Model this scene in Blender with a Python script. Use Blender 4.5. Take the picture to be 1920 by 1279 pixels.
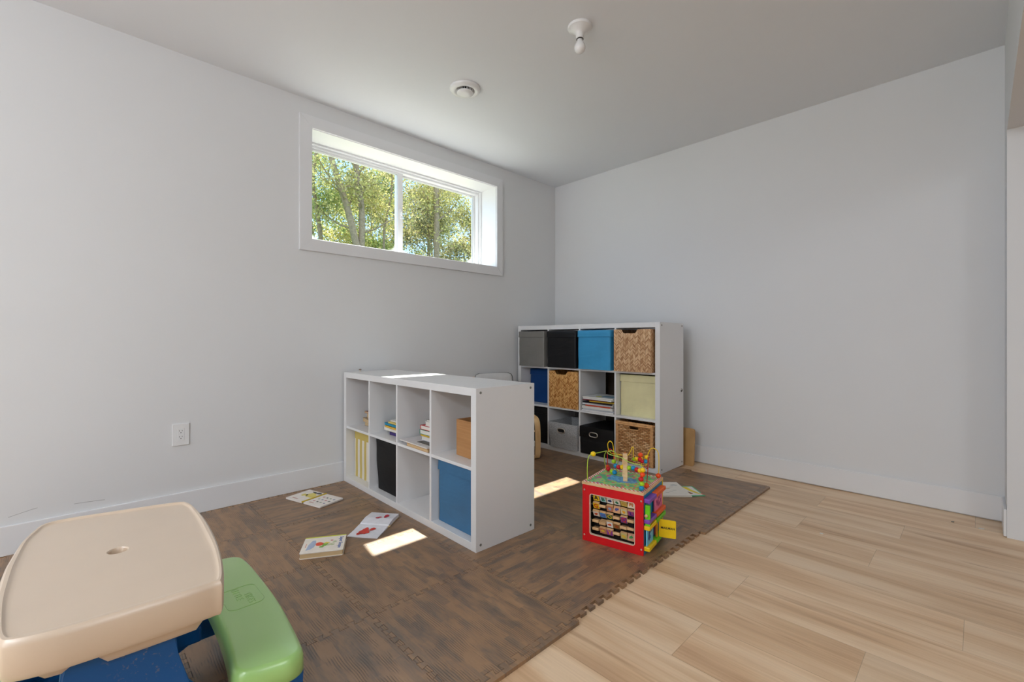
import bpy, bmesh, math, random
from mathutils import Vector, Matrix, noise
random.seed(7)
PI = math.pi
for o in list(bpy.data.objects): bpy.data.objects.remove(o)
SC = bpy.context.scene
COL = SC.collection

# ------------------------------------------------------------------ camera, sky, sun, area lights, exposure
cam = bpy.data.cameras.new('camera'); co = bpy.data.objects.new('camera', cam); COL.objects.link(co)
cam.sensor_width = 36.0; cam.lens = 36.0 * 846.0 / 1920.0; cam.clip_start = 0.05; cam.clip_end = 200
cam.shift_y = -2.5 / 1920.0
co.location = (3.138, -3.673, 1.005); co.rotation_euler = (PI / 2, 0, math.radians(45.97))
SC.camera = co
w = bpy.data.worlds.new('sky'); SC.world = w; w.use_nodes = True
wt = w.node_tree; wt.nodes.clear()
wo = wt.nodes.new('ShaderNodeOutputWorld'); bg = wt.nodes.new('ShaderNodeBackground'); wt.links.new(bg.outputs[0], wo.inputs[0])
tc = wt.nodes.new('ShaderNodeTexCoord'); sp = wt.nodes.new('ShaderNodeSeparateXYZ'); wt.links.new(tc.outputs['Generated'], sp.inputs[0])
cr = wt.nodes.new('ShaderNodeValToRGB'); wt.links.new(sp.outputs['Z'], cr.inputs[0]); wt.links.new(cr.outputs[0], bg.inputs[0])
cr.color_ramp.elements[0].color = (.45, .68, 1, 1); cr.color_ramp.elements[0].position = 0.0
cr.color_ramp.elements[1].color = (.30, .55, 1, 1); cr.color_ramp.elements[1].position = .42
e_ = cr.color_ramp.elements.new(.68); e_.color = (1.25, 1.32, 1.45, 1)
bg.inputs[1].default_value = 2.6
sun = bpy.data.lights.new('sun', 'SUN'); sun.energy = 24.0; sun.angle = math.radians(.53); sun.color = (1, .95, .88)
so = bpy.data.objects.new('sun', sun); COL.objects.link(so)
so.rotation_euler = Vector((-.63, .10, 1.0)).to_track_quat('Z', 'Y').to_euler()
def area(name, loc, target, sx, sy, e, c=(1, 1, 1)):
    l = bpy.data.lights.new(name, 'AREA'); l.shape = 'RECTANGLE'; l.size = sx; l.size_y = sy; l.energy = e; l.color = c
    o = bpy.data.objects.new(name, l); COL.objects.link(o); o.location = loc
    o.rotation_euler = (Vector(loc) - Vector(target)).to_track_quat('Z', 'Y').to_euler()
    return o
# added soft fill panels behind and right of the camera, no windows modelled there
area('fill_rear', (2.6, -7.3, 1.45), (2.6, 0, 1.35), 4.2, 2.1, 38, (.90, .95, 1))
area('fill_side', (7.3, -3.6, 1.4), (0, -3.6, 1.3), 3.2, 2.0, 12, (.88, .94, 1))
# added overhead fill lamps in the unseen part of the basement, for light from above
area('fill_overhead_rear', (2.5, -6.0, 2.60), (2.1, -4.4, 0), 1.6, .6, 88, (.87, .93, 1))
area('fill_overhead_side', (4.7, -3.4, 2.60), (3.8, -3.0, 0), .6, 1.6, 48, (.87, .93, 1))
# added fill lamp aimed up, bounced off the ceiling behind the camera
area('fill_bounce', (2.7, -6.2, 1.1), (2.7, -5.4, 2.62), 1.2, 1.2, 26, (.87, .93, 1))
# sky light entering by the basement window
pl = area('window_portal', (-.31, -1.69, 2.06), (3, -1.69, 2.06), 1.66, .72, 1); pl.data.cycles.is_portal = True
vs = SC.view_settings; vs.view_transform = 'Standard'; vs.look = 'None'; vs.exposure = 0.0; vs.gamma = 1.0; vs.use_curve_mapping = False
SC.cycles.max_bounces = 10; SC.cycles.diffuse_bounces = 6; SC.cycles.transparent_max_bounces = 12
SC.cycles.use_denoising = True; SC.cycles.sample_clamp_indirect = 25.0; SC.cycles.caustics_reflective = False; SC.cycles.caustics_refractive = False

# ------------------------------------------------------------------ materials
def s2l(r, g=None, b=None):
    if g is None: r, g, b = r
    f = lambda c: (c / 255 / 12.92) if c / 255 <= .04045 else ((c / 255 + .055) / 1.055) ** 2.4
    return (f(r), f(g), f(b), 1)
class NT:
    def __init__(s, name):
        s.m = bpy.data.materials.new(name); s.m.use_nodes = True; s.t = s.m.node_tree; s.t.nodes.clear()
        s.out = s.n('ShaderNodeOutputMaterial'); s.b = s.n('ShaderNodeBsdfPrincipled'); s.l(s.b.outputs[0], s.out.inputs[0])
        s._tc = None
    def n(s, k): return s.t.nodes.new(k)
    def l(s, a, b): s.t.links.new(a, b)
    def set(s, sock, v):
        if isinstance(v, bpy.types.NodeSocket): s.l(v, sock)
        elif v is not None: sock.default_value = v
    def coord(s, k='Object'):
        if not s._tc: s._tc = s.n('ShaderNodeTexCoord')
        return s._tc.outputs[k]
    def xyz(s, v):
        q = s.n('ShaderNodeSeparateXYZ'); s.l(v, q.inputs[0]); return q.outputs[0], q.outputs[1], q.outputs[2]
    def comb(s, x, y, z=0.0):
        q = s.n('ShaderNodeCombineXYZ'); s.set(q.inputs[0], x); s.set(q.inputs[1], y); s.set(q.inputs[2], z); return q.outputs[0]
    def m_(s, op, a, b=None, c=None):
        q = s.n('ShaderNodeMath'); q.operation = op; s.set(q.inputs[0], a); s.set(q.inputs[1], b)
        if c is not None: s.set(q.inputs[2], c)
        return q.outputs[0]
    def noise(s, v, scale, detail=3, rough=.55, dist=0):
        q = s.n('ShaderNodeTexNoise'); s.set(q.inputs['Vector'], v); q.inputs['Scale'].default_value = scale
        q.inputs['Detail'].default_value = detail; q.inputs['Roughness'].default_value = rough; q.inputs['Distortion'].default_value = dist
        return q.outputs[0]
    def white(s, v):
        q = s.n('ShaderNodeTexWhiteNoise'); q.noise_dimensions = '3D'; s.l(v, q.inputs['Vector']); return q.outputs[0]
    def ramp(s, v, stops, mode='LINEAR'):
        q = s.n('ShaderNodeValToRGB'); s.l(v, q.inputs[0]); e = q.color_ramp; e.interpolation = mode
        while len(e.elements) < len(stops): e.elements.new(.5)
        for i, (p, c) in enumerate(stops):
            e.elements[i].position = p; e.elements[i].color = c if len(c) == 4 else (*c, 1)
        return q.outputs[0]
    def mix(s, f, a, b, mode='MIX'):
        q = s.n('ShaderNodeMix'); q.data_type = 'RGBA'; q.blend_type = mode
        s.set(q.inputs[0], f); s.set(q.inputs[6], a); s.set(q.inputs[7], b); return q.outputs[2]
    def bump(s, h, st=.3, d=.002):
        q = s.n('ShaderNodeBump'); q.inputs['Strength'].default_value = st; q.inputs['Distance'].default_value = d
        s.l(h, q.inputs['Height']); s.l(q.outputs[0], s.b.inputs['Normal'])
    def fin(s, col=None, rough=None, spec=None, metal=None):
        s.set(s.b.inputs['Base Color'], col); s.set(s.b.inputs['Roughness'], rough)
        s.set(s.b.inputs['Specular IOR Level'], spec); s.set(s.b.inputs['Metallic'], metal)
        return s.m
def plain(name, c, rough=.6, var=.06, scale=30, bump=0, bs=200, spec=.4, metal=None):
    t = NT(name); v = t.coord(); n = t.noise(v, scale, 3)
    lo = tuple(max(0, x * (1 - var)) for x in c[:3]) + (1,); hi = tuple(min(1, x * (1 + var)) for x in c[:3]) + (1,)
    col = t.ramp(n, [(.3, lo), (.7, hi)])
    if bump: t.bump(t.noise(v, bs, 4), bump, .001)
    return t.fin(col, rough, spec, metal)
_pc = {}
def P(rgb, rough=.55, **k):
    key = (tuple(rgb), rough)
    if key not in _pc: _pc[key] = plain('paint_%d_%d_%d' % tuple(rgb), s2l(rgb), rough, **k)
    return _pc[key]

def mat_wall(name, c, scuffs=()):
    t = NT(name); v = t.coord(); n = t.noise(v, 1.3, 4)
    col = t.ramp(n, [(.3, tuple(x * .985 for x in c)), (.7, c)])
    x, y, z = t.xyz(v)
    for (ax, az, bx, bz, wd) in scuffs:     # scuff marks: thin grey lines on the paint
        L = math.hypot(bx - ax, bz - az); ux, uz = (bx - ax) / L, (bz - az) / L
        dx = t.m_('SUBTRACT', y, ax); dz = t.m_('SUBTRACT', z, az)
        al = t.m_('ADD', t.m_('MULTIPLY', dx, ux), t.m_('MULTIPLY', dz, uz))
        pe = t.m_('ADD', t.m_('MULTIPLY', dx, -uz), t.m_('MULTIPLY', dz, ux))
        pe = t.m_('ADD', pe, t.m_('MULTIPLY', t.m_('SUBTRACT', t.noise(v, 14, 2), .5), .010))
        m = t.m_('MULTIPLY', t.m_('LESS_THAN', t.m_('ABSOLUTE', pe), wd), t.m_('LESS_THAN', t.m_('ABSOLUTE', t.m_('SUBTRACT', al, L / 2)), L / 2))
        col = t.mix(t.m_('MULTIPLY', m, .55), col, (.12, .11, .11, 1))
    t.bump(t.noise(v, 260, 3), .06, .0006)
    return t.fin(col, .72, .25)
M = {}
M['wall'] = mat_wall('wall_paint', (.70, .708, .718))
M['wall_left'] = mat_wall('wall_paint_scuffed', (.70, .706, .712), [(-3.90, .178, -3.805, .199, .0011), (-3.68, .187, -3.565, .178, .0011)])
M['ceiling'] = mat_wall('ceiling_paint', (.765, .79, .825))
M['trim'] = plain('trim_gloss_white', (.74, .745, .76), .32, .01, 3)
M['vinyl'] = plain('window_vinyl', (.76, .765, .78), .3, .01, 3)
M['laminate'] = plain('white_laminate', (.72, .72, .725), .30, .012, 2)
M['ivory'] = plain('white_plastic', (.76, .765, .77), .28, .01, 4)
M['black'] = plain('black_void', (.012, .012, .013), .6)
M['metal'] = plain('brushed_metal', (.78, .72, .64), .3, .05, 60, metal=1)

def mat_floor():
    t = NT('light_oak_plank_floor'); v = t.coord(); x, y, z = t.xyz(v)
    W, L = .232, 1.22
    ry = t.m_('DIVIDE', t.m_('ADD', y, 2.31), W); row = t.m_('FLOOR', ry); fy = t.m_('SUBTRACT', ry, row)
    off = t.white(t.comb(row, 3.7, 1.3))
    even = t.m_('LESS_THAN', t.m_('MODULO', t.m_('ADD', row, 40), 2.0), .5)
    base = t.m_('ADD', t.m_('MULTIPLY', even, 0.0), t.m_('MULTIPLY', t.m_('SUBTRACT', 1.0, even), t.m_('ADD', .25, t.m_('MULTIPLY', off, .5))))
    rx = t.m_('ADD', t.m_('DIVIDE', t.m_('SUBTRACT', x, 2.457), L), base); ci = t.m_('FLOOR', rx); fx = t.m_('SUBTRACT', rx, ci)
    h = t.white(t.comb(row, ci, 0.5)); h2 = t.white(t.comb(ci, row, 7.5))
    pv = t.comb(t.m_('ADD', t.m_('MULTIPLY', x, .9), t.m_('MULTIPLY', h, 37)), t.m_('ADD', t.m_('MULTIPLY', y, 9.0), t.m_('MULTIPLY', h2, 19)), 0.0)
    a = t.noise(pv, .9, 3, .5, .4)
    pv2 = t.comb(t.m_('ADD', t.m_('MULTIPLY', x, 3.0), t.m_('MULTIPLY', h, 11)), t.m_('MULTIPLY', y, 95.0), 0.0)
    b = t.noise(pv2, 1.0, 4, .6)
    pv3 = t.comb(t.m_('ADD', t.m_('MULTIPLY', x, 1.4), t.m_('MULTIPLY', h2, 51)), t.m_('MULTIPLY', y, 16.0), 4.0)
    c = t.noise(pv3, 1.2, 2, .5, .8)
    col = t.ramp(a, [(.26, s2l(186, 148, 114)), (.42, s2l(212, 177, 139)), (.56, s2l(228, 200, 166)), (.78, s2l(236, 213, 184))])
    dk = t.ramp(c, [(.60, (0, 0, 0, 1)), (.74, (1, 1, 1, 1))])
    col = t.mix(t.m_('MULTIPLY', dk, .55), col, s2l(158, 112, 74))
    col = t.mix(.16, col, t.ramp(b, [(.3, s2l(150, 110, 75)), (.7, s2l(245, 215, 180))]))
    tone = t.m_('ADD', .93, t.m_('MULTIPLY', h, .13))
    col = t.mix(1.0, col, t.comb(tone, tone, tone), 'MULTIPLY')
    e1 = t.m_('LESS_THAN', t.m_('MULTIPLY', fy, W), .0016); e2 = t.m_('LESS_THAN', t.m_('MULTIPLY', fx, L), .0018)
    e = t.m_('MAXIMUM', e1, e2)
    col = t.mix(t.m_('MULTIPLY', e, .38), col, s2l(90, 66, 46))
    t.bump(t.m_('SUBTRACT', t.m_('MULTIPLY', b, .25), e), .12, .001)
    return t.fin(col, t.m_('ADD', .36, t.m_('MULTIPLY', b, .12)), .45)
M['floor'] = mat_floor()

def mat_mat(name, along_x):
    """printed brown wood on EVA foam: short planks, dark and mid tones, embossed grain"""
    t = NT(name); v = t.coord(); x, y, z = t.xyz(v)
    if not along_x: x, y = y, x
    oi = t.n('ShaderNodeObjectInfo'); r = t.m_('MULTIPLY', oi.outputs['Random'], 23.0)
    W, L = .026, .19
    wy = t.m_('ADD', y, t.m_('MULTIPLY', t.m_('SUBTRACT', t.noise(t.comb(x, y, r), 7, 2), .5), .010))
    ry = t.m_('DIVIDE', wy, W); row = t.m_('FLOOR', ry)
    rx = t.m_('ADD', t.m_('DIVIDE', x, L), t.m_('MULTIPLY', t.white(t.comb(row, r, 2.2)), 5)); ci = t.m_('FLOOR', rx)
    h = t.white(t.comb(row, ci, r))
    gr = t.noise(t.comb(t.m_('MULTIPLY', x, 14), t.m_('MULTIPLY', y, 150), r), 1.0, 4, .65, .6)
    bl = t.noise(t.comb(t.m_('MULTIPLY', x, 7), t.m_('MULTIPLY', y, 24), r), 1.0, 3, .6, .8)
    val = t.m_('ADD', t.m_('MULTIPLY', h, .24), t.m_('ADD', t.m_('MULTIPLY', bl, .74), t.m_('MULTIPLY', t.m_('SUBTRACT', gr, .5), .35)))
    col = t.ramp(val, [(.22, s2l(92, 79, 69)), (.40, s2l(124, 99, 76)), (.55, s2l(148, 113, 80)), (.80, s2l(160, 124, 88))])
    # embossed combed strokes
    wv = t.n('ShaderNodeTexWave'); wv.wave_type = 'BANDS'; wv.bands_direction = 'Y'
    t.l(t.comb(t.m_('MULTIPLY', x, .45), y, r), wv.inputs['Vector']); wv.inputs['Scale'].default_value = 42; wv.inputs['Distortion'].default_value = 7; wv.inputs['Detail'].default_value = 2; wv.inputs['Detail Scale'].default_value = .35
    patch = t.ramp(t.noise(t.comb(t.m_('MULTIPLY', x, 9), t.m_('MULTIPLY', y, 16), t.m_('ADD', r, 5)), 1.0, 2), [(.46, (0, 0, 0, 1)), (.56, (1, 1, 1, 1))])
    st = t.m_('MULTIPLY', t.m_('POWER', wv.outputs[1], 3.0), patch)
    col = t.mix(t.m_('MULTIPLY', st, .62), col, s2l(56, 44, 38))
    t.bump(t.m_('ADD', t.m_('MULTIPLY', gr, .5), t.m_('MULTIPLY', st, -.9)), .45, .0012)
    return t.fin(col, t.m_('ADD', .37, t.m_('MULTIPLY', gr, .10)), 1.0)
M['mat_x'] = mat_mat('brown_wood_print_foam_lengthwise', True)
M['mat_y'] = mat_mat('brown_wood_print_foam_crosswise', False)

def mat_fabric(name, rgb, rough=.6, crease=.5, spec=.35):
    t = NT(name); v = t.coord(); c = s2l(rgb)
    n = t.noise(v, 6, 3); f = t.noise(v, 420, 2)
    col = t.ramp(n, [(.3, tuple(x * .9 for x in c[:3])), (.7, tuple(min(1, x * 1.08) for x in c[:3]))])
    col = t.mix(.12, col, t.ramp(f, [(.3, tuple(x * .6 for x in c[:3])), (.7, tuple(min(1, x * 1.5) for x in c[:3]))]))
    x, y, z = t.xyz(v)
    w_ = t.noise(t.comb(t.m_('MULTIPLY', x, 3), t.m_('MULTIPLY', y, 3), t.m_('MULTIPLY', z, 11)), 1.2, 3, .5, 1.2)
    t.bump(t.m_('ADD', t.m_('MULTIPLY', w_, crease), t.m_('MULTIPLY', f, .03)), .5, .012)
    return t.fin(col, rough, spec)
def mat_herring(name, cols):
    t = NT(name); v = t.coord(); x, y, z = t.xyz(v)
    u = t.m_('ADD', x, y)
    A, S = .021, .0105
    cc = t.m_('DIVIDE', u, A); c = t.m_('FLOOR', cc); fx = t.m_('SUBTRACT', cc, c)
    par = t.m_('SUBTRACT', t.m_('MULTIPLY', t.m_('LESS_THAN', t.m_('MODULO', t.m_('ADD', c, 100), 2.0), .5), 2.0), 1.0)
    s = t.m_('DIVIDE', t.m_('ADD', z, t.m_('MULTIPLY', t.m_('MULTIPLY', t.m_('SUBTRACT', fx, .5), A), par)), S)
    k = t.m_('FLOOR', s); fs = t.m_('SUBTRACT', s, k)
    h = t.white(t.comb(c, k, 1.0)); g = t.noise(v, 18, 2)
    col = t.ramp(t.m_('ADD', t.m_('MULTIPLY', h, .7), t.m_('MULTIPLY', g, .3)), [(.15, s2l(cols[0])), (.45, s2l(cols[1])), (.85, s2l(cols[2]))])
    edge = t.m_('MINIMUM', t.m_('MINIMUM', fs, t.m_('SUBTRACT', 1.0, fs)), t.m_('MINIMUM', fx, t.m_('SUBTRACT', 1.0, fx)))
    e = t.ramp(edge, [(.0, (1, 1, 1, 1)), (.13, (0, 0, 0, 1))])
    col = t.mix(t.m_('MULTIPLY', e, .5), col, s2l(cols[3]))
    t.bump(t.m_('SUBTRACT', 1.0, e), .5, .002)
    return t.fin(col, .5, .35)
def mat_wicker(name):
    t = NT(name); v = t.coord(); x, y, z = t.xyz(v); u = t.m_('ADD', x, y)
    rz = t.m_('DIVIDE', z, .0125); row = t.m_('FLOOR', rz); fz = t.m_('SUBTRACT', rz, row)
    off = t.m_('MULTIPLY', t.m_('MODULO', t.m_('ADD', row, 60), 2.0), .5)
    cx = t.m_('ADD', t.m_('DIVIDE', u, .034), off); ci = t.m_('FLOOR', cx); fx = t.m_('SUBTRACT', cx, ci)
    h = t.white(t.comb(row, ci, .3))
    hh = t.m_('MULTIPLY', t.m_('SINE', t.m_('MULTIPLY', fx, PI)), t.m_('SINE', t.m_('MULTIPLY', fz, PI)))
    col = t.ramp(t.m_('ADD', t.m_('MULTIPLY', h, .6), t.m_('MULTIPLY', t.noise(v, 90, 2), .4)), [(.2, s2l(165, 112, 66)), (.5, s2l(200, 150, 98)), (.8, s2l(226, 184, 136))])
    dk = t.ramp(hh, [(.03, (1, 1, 1, 1)), (.26, (0, 0, 0, 1))])
    col = t.mix(t.m_('MULTIPLY', dk, .75), col, s2l(84, 50, 24))
    t.bump(hh, .8, .006)
    return t.fin(col, .6, .3)
M['herring_a'] = mat_herring('woven_bamboo_golden', [(160, 96, 36), (205, 150, 84), (232, 184, 118), (120, 70, 28)])
M['herring_b'] = mat_herring('woven_bamboo_pale', [(158, 112, 74), (196, 154, 112), (224, 190, 150), (118, 80, 48)])
M['wicker'] = mat_wicker('woven_seagrass')
M['rattan'] = plain('rattan_rim', s2l(205, 156, 104), .55, .15, 60, .4, 180)
def mat_wood(name, a, b, sx=2, sy=40, rough=.45):
    t = NT(name); v = t.coord(); x, y, z = t.xyz(v)
    n = t.noise(t.comb(t.m_('MULTIPLY', x, sx), t.m_('MULTIPLY', y, sy), t.m_('MULTIPLY', z, sy)), 1, 4, .55, .6)
    t.bump(n, .08, .001)
    return t.fin(t.ramp(n, [(.3, s2l(a)), (.7, s2l(b))]), rough, .4)
M['birch'] = mat_wood('birch_veneer', (212, 172, 118), (232, 198, 148), 30, 6)
M['birch_ply'] = mat_wood('birch_plywood', (176, 136, 86), (200, 160, 108), 6, 6)
M['maple'] = mat_wood('pale_toy_wood', (206, 166, 118), (232, 200, 156), 8, 60)
M['beech'] = mat_wood('toy_block_wood', (190, 148, 100), (222, 182, 134), 30, 30)
M['brownboard'] = mat_wood('dark_brown_board', (52, 42, 32), (66, 54, 42), 10, 4)
M['card'] = mat_wood('corrugated_cardboard', (170, 122, 76), (186, 138, 90), 3, 90, .8)
M['beige'] = plain('beige_plastic', s2l(210, 188, 164), .42, .02, 8, .10, 500, .5)
M['beige_side'] = M['beige']
def mat_blue_plastic():
    t = NT('blue_plastic_speckled'); v = t.coord(); n = t.noise(v, 7, 2); s = t.noise(v, 120, 2)
    sp_ = t.m_('MULTIPLY', t.ramp(n, [(.56, (0, 0, 0, 1)), (.66, (1, 1, 1, 1))]), t.ramp(s, [(.60, (0, 0, 0, 1)), (.66, (1, 1, 1, 1))]))
    col = t.mix(t.m_('MULTIPLY', sp_, .35), s2l(0, 84, 150), s2l(150, 130, 100))
    t.bump(t.noise(v, 300, 2), .12, .001)
    return t.fin(col, .4, .4)
M['blue_plastic'] = mat_blue_plastic()
M['green_plastic'] = plain('green_plastic', s2l(162, 208, 122), .32, .02, 6, .14, 420, .5)
for k_ in ('beige', 'green_plastic'):
    b_ = next(n for n in M[k_].node_tree.nodes if n.type == 'BSDF_PRINCIPLED'); b_.inputs['Coat Weight'].default_value = 1.0; b_.inputs['Coat Roughness'].default_value = .3
M['cushion'] = mat_fabric('pale_grey_cushion', (196, 196, 196), .7, .5)
M['piping'] = P((92, 94, 96), .6)
M['page'] = plain('paper_page', (.74, .71, .66), .6, .02, 20)
M['pages_edge'] = mat_wood('board_book_edge', (196, 168, 124), (214, 188, 146), 3, 300, .7)
def mat_glass():
    t = NT('window_glass'); t.t.nodes.remove(t.b)
    tr = t.n('ShaderNodeBsdfTransparent'); tr.inputs[0].default_value = (.93, .96, .945, 1)
    gl = t.n('ShaderNodeBsdfGlossy'); gl.inputs['Roughness'].default_value = .02
    fr = t.n('ShaderNodeFresnel'); fr.inputs[0].default_value = 1.35; ge = t.n('ShaderNodeNewGeometry')
    mx = t.n('ShaderNodeMixShader'); t.l(t.m_('MULTIPLY', fr.outputs[0], t.m_('SUBTRACT', 1.0, ge.outputs['Backfacing'])), mx.inputs[0]); t.l(tr.outputs[0], mx.inputs[1]); t.l(gl.outputs[0], mx.inputs[2])
    # dust gathered in the lower corners of the pane
    g = t.coord('Generated'); x, y, z = t.xyz(g)
    cy = t.m_('MULTIPLY', t.m_('ABSOLUTE', t.m_('SUBTRACT', y, .5)), 2.0)
    dd = t.m_('ADD', t.m_('POWER', cy, 5.0), t.m_('MULTIPLY', z, -5.5))
    dd = t.m_('ADD', dd, t.m_('MULTIPLY', t.m_('SUBTRACT', t.noise(g, 14, 3), .5), .35))
    mk = t.m_('MULTIPLY', t.ramp(dd, [(.25, (0, 0, 0, 1)), (.70, (1, 1, 1, 1))]), .35)
    df = t.n('ShaderNodeBsdfTranslucent'); df.inputs[0].default_value = (.55, .60, .58, 1)
    m2 = t.n('ShaderNodeMixShader'); t.l(mk, m2.inputs[0]); t.l(mx.outputs[0], m2.inputs[1]); t.l(df.outputs[0], m2.inputs[2])
    t.l(m2.outputs[0], t.out.inputs[0]); return t.m
M['glass'] = mat_glass()
def mat_bulb():
    t = NT('frosted_bulb_glass'); t.fin((.80, .80, .80, 1), .25, .5); t.b.inputs['Subsurface Weight'].default_value = 0; return t.m
M['bulb'] = mat_bulb()
M['gasket'] = P((60, 62, 60), .6)

# ------------------------------------------------------------------ geometry helpers
def nb(): return bmesh.new()
def a_box(bm, x0, y0, z0, x1, y1, z1, bev=0, seg=2, mat=None):
    b = bmesh.new()
    vs_ = [b.verts.new(p) for p in [(x0, y0, z0), (x1, y0, z0), (x1, y1, z0), (x0, y1, z0), (x0, y0, z1), (x1, y0, z1), (x1, y1, z1), (x0, y1, z1)]]
    for f in [(3, 2, 1, 0), (4, 5, 6, 7), (0, 1, 5, 4), (1, 2, 6, 5), (2, 3, 7, 6), (3, 0, 4, 7)]: b.faces.new([vs_[i] for i in f])
    if bev: bmesh.ops.bevel(b, geom=list(b.edges), offset=bev, segments=seg, affect='EDGES', profile=.5)
    merge(bm, b, mat)
def merge(bm, b, mat=None):
    if mat is not None: bmesh.ops.transform(b, matrix=mat, verts=b.verts)
    me = bpy.data.meshes.new('t'); b.to_mesh(me); b.free(); bm.from_mesh(me); bpy.data.meshes.remove(me)
def a_prism(bm, pts, z0, z1, bev=0, mat=None, seg=2, hole=None):
    """extrude an xy polygon (ccw) from z0 to z1"""
    b = bmesh.new()
    lo = [b.verts.new((x, y, z0)) for x, y in pts]; hi = [b.verts.new((x, y, z1)) for x, y in pts]
    n = len(pts); b.faces.new(lo[::-1]); b.faces.new(hi)
    for i in range(n): b.faces.new([lo[i], lo[(i + 1) % n], hi[(i + 1) % n], hi[i]])
    if bev:
        es = [e for e in b.edges if abs(e.verts[0].co.z - e.verts[1].co.z) < 1e-7]
        bmesh.ops.bevel(b, geom=es, offset=bev, segments=seg, affect='EDGES')
    merge(bm, b, mat)
def loft(bm, rings, cap0=True, cap1=True, closed=True):
    R = [[bm.verts.new(p) for p in r] for r in rings]; n = len(rings[0])
    for a, c in zip(R, R[1:]):
        for i in range(n if closed else n - 1): bm.faces.new([a[i], a[(i + 1) % n], c[(i + 1) % n], c[i]])
    if cap0: bm.faces.new(R[0][::-1])
    if cap1: bm.faces.new(R[-1])
    return R
def a_lathe(bm, prof, n=32, at=(0, 0, 0), cap0=True, cap1=True):
    loft(bm, [[(at[0] + r * math.cos(2 * PI * i / n), at[1] + r * math.sin(2 * PI * i / n), at[2] + z) for i in range(n)] for r, z in prof], cap0, cap1)
def a_sphere(bm, c, r, sc=(1, 1, 1), u=20, v=12):
    b = bmesh.new(); bmesh.ops.create_uvsphere(b, u_segments=u, v_segments=v, radius=r)
    merge(bm, b, Matrix.Translation(c) @ Matrix.Diagonal((*sc, 1)))
def catmull(pts, k=8, closed=False):
    P_ = [Vector(p) for p in pts]; n = len(P_); out = []
    rng = range(n if closed else n - 1)
    for i in rng:
        if closed: a, b, c, d = P_[(i - 1) % n], P_[i], P_[(i + 1) % n], P_[(i + 2) % n]
        else: a, b, c, d = P_[max(i - 1, 0)], P_[i], P_[i + 1], P_[min(i + 2, n - 1)]
        for j in range(k):
            t = j / k
            out.append(.5 * ((2 * b) + (c - a) * t + (2 * a - 5 * b + 4 * c - d) * t * t + (3 * b - a - 3 * c + d) * t ** 3))
    if not closed: out.append(P_[-1])
    return out
def a_tube(bm, pts, r, n=10, closed=False, rad=None):
    P_ = [Vector(p) for p in pts]; m = len(P_); rings = []
    t0 = (P_[1] - P_[0]).normalized(); up = Vector((0, 0, 1)) if abs(t0.z) < .9 else Vector((1, 0, 0))
    nrm = (up - t0 * up.dot(t0)).normalized()
    for i in range(m):
        if closed: t = (P_[(i + 1) % m] - P_[(i - 1) % m])
        else: t = P_[min(i + 1, m - 1)] - P_[max(i - 1, 0)]
        t.normalize(); nrm = (nrm - t * nrm.dot(t)).normalized(); bi = t.cross(nrm)
        rr = rad[i] if rad else r
        rings.append([tuple(P_[i] + nrm * (rr * math.cos(2 * PI * j / n)) + bi * (rr * math.sin(2 * PI * j / n))) for j in range(n)])
    if closed: rings.append(rings[0])
    loft(bm, rings, not closed, not closed)
    if closed: bmesh.ops.remove_doubles(bm, verts=bm.verts, dist=1e-6)
def a_ribbon(bm, pts, wd, th, side=Vector((1, 0, 0))):
    """sweep a wd x th rectangle along a path; wd lies along 'side'"""
    P_ = [Vector(p) for p in pts]; m = len(P_); rings = []
    for i in range(m):
        t = (P_[min(i + 1, m - 1)] - P_[max(i - 1, 0)]).normalized(); nn = side.cross(t).normalized()
        p = P_[i]
        rings.append([tuple(p + side * a * wd / 2 + nn * b_ * th / 2) for a, b_ in ((-1, -1), (1, -1), (1, 1), (-1, 1))])
    loft(bm, rings)
def rrect(x0, y0, x1, y1, r, n=6):
    out = []
    for cx, cy, a0 in ((x1 - r, y0 + r, -PI / 2), (x1 - r, y1 - r, 0), (x0 + r, y1 - r, PI / 2), (x0 + r, y0 + r, PI)):
        for i in range(n + 1):
            a = a0 + PI / 2 * i / n; out.append((cx + r * math.cos(a), cy + r * math.sin(a)))
    return out
def ellipse(cx, cy, rx, ry, n=20, rot=0):
    c, s = math.cos(rot), math.sin(rot)
    return [(cx + rx * math.cos(a) * c - ry * math.sin(a) * s, cy + rx * math.cos(a) * s + ry * math.sin(a) * c) for a in [2 * PI * i / n for i in range(n)]]
def blob(cx, cy, r, sx=1, sy=1, rot=0, seed=0, n=26, amp=.35):
    rnd = random.Random(seed); ph = [rnd.uniform(0, 6.28) for _ in range(4)]; out = []
    c, s = math.cos(rot), math.sin(rot)
    for i in range(n):
        a = 2 * PI * i / n; q = r * (1 + amp * (.5 * math.sin(2 * a + ph[0]) + .35 * math.sin(3 * a + ph[1]) + .25 * math.sin(5 * a + ph[2])))
        x, y = q * math.cos(a) * sx, q * math.sin(a) * sy; out.append((cx + x * c - y * s, cy + x * s + y * c))
    return out
def obj(name, bm, mat, parent=None, smooth=0, loc=None, rot=None):
    bmesh.ops.recalc_face_normals(bm, faces=bm.faces)
    me = bpy.data.meshes.new(name); bm.to_mesh(me); bm.free()
    for m_ in (mat if isinstance(mat, (list, tuple)) else [mat]): me.materials.append(m_)
    if smooth:
        me.polygons.foreach_set('use_smooth', [True] * len(me.polygons))
        me.set_sharp_from_angle(angle=math.radians(smooth))
    o = bpy.data.objects.new(name, me); COL.objects.link(o)
    if parent: o.parent = parent
    if loc: o.location = loc
    if rot: o.rotation_euler = rot
    return o
def tag(o, label, cat, group=None):
    o['label'] = label; o['category'] = cat
    if group: o['group'] = group
    return o
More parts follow.
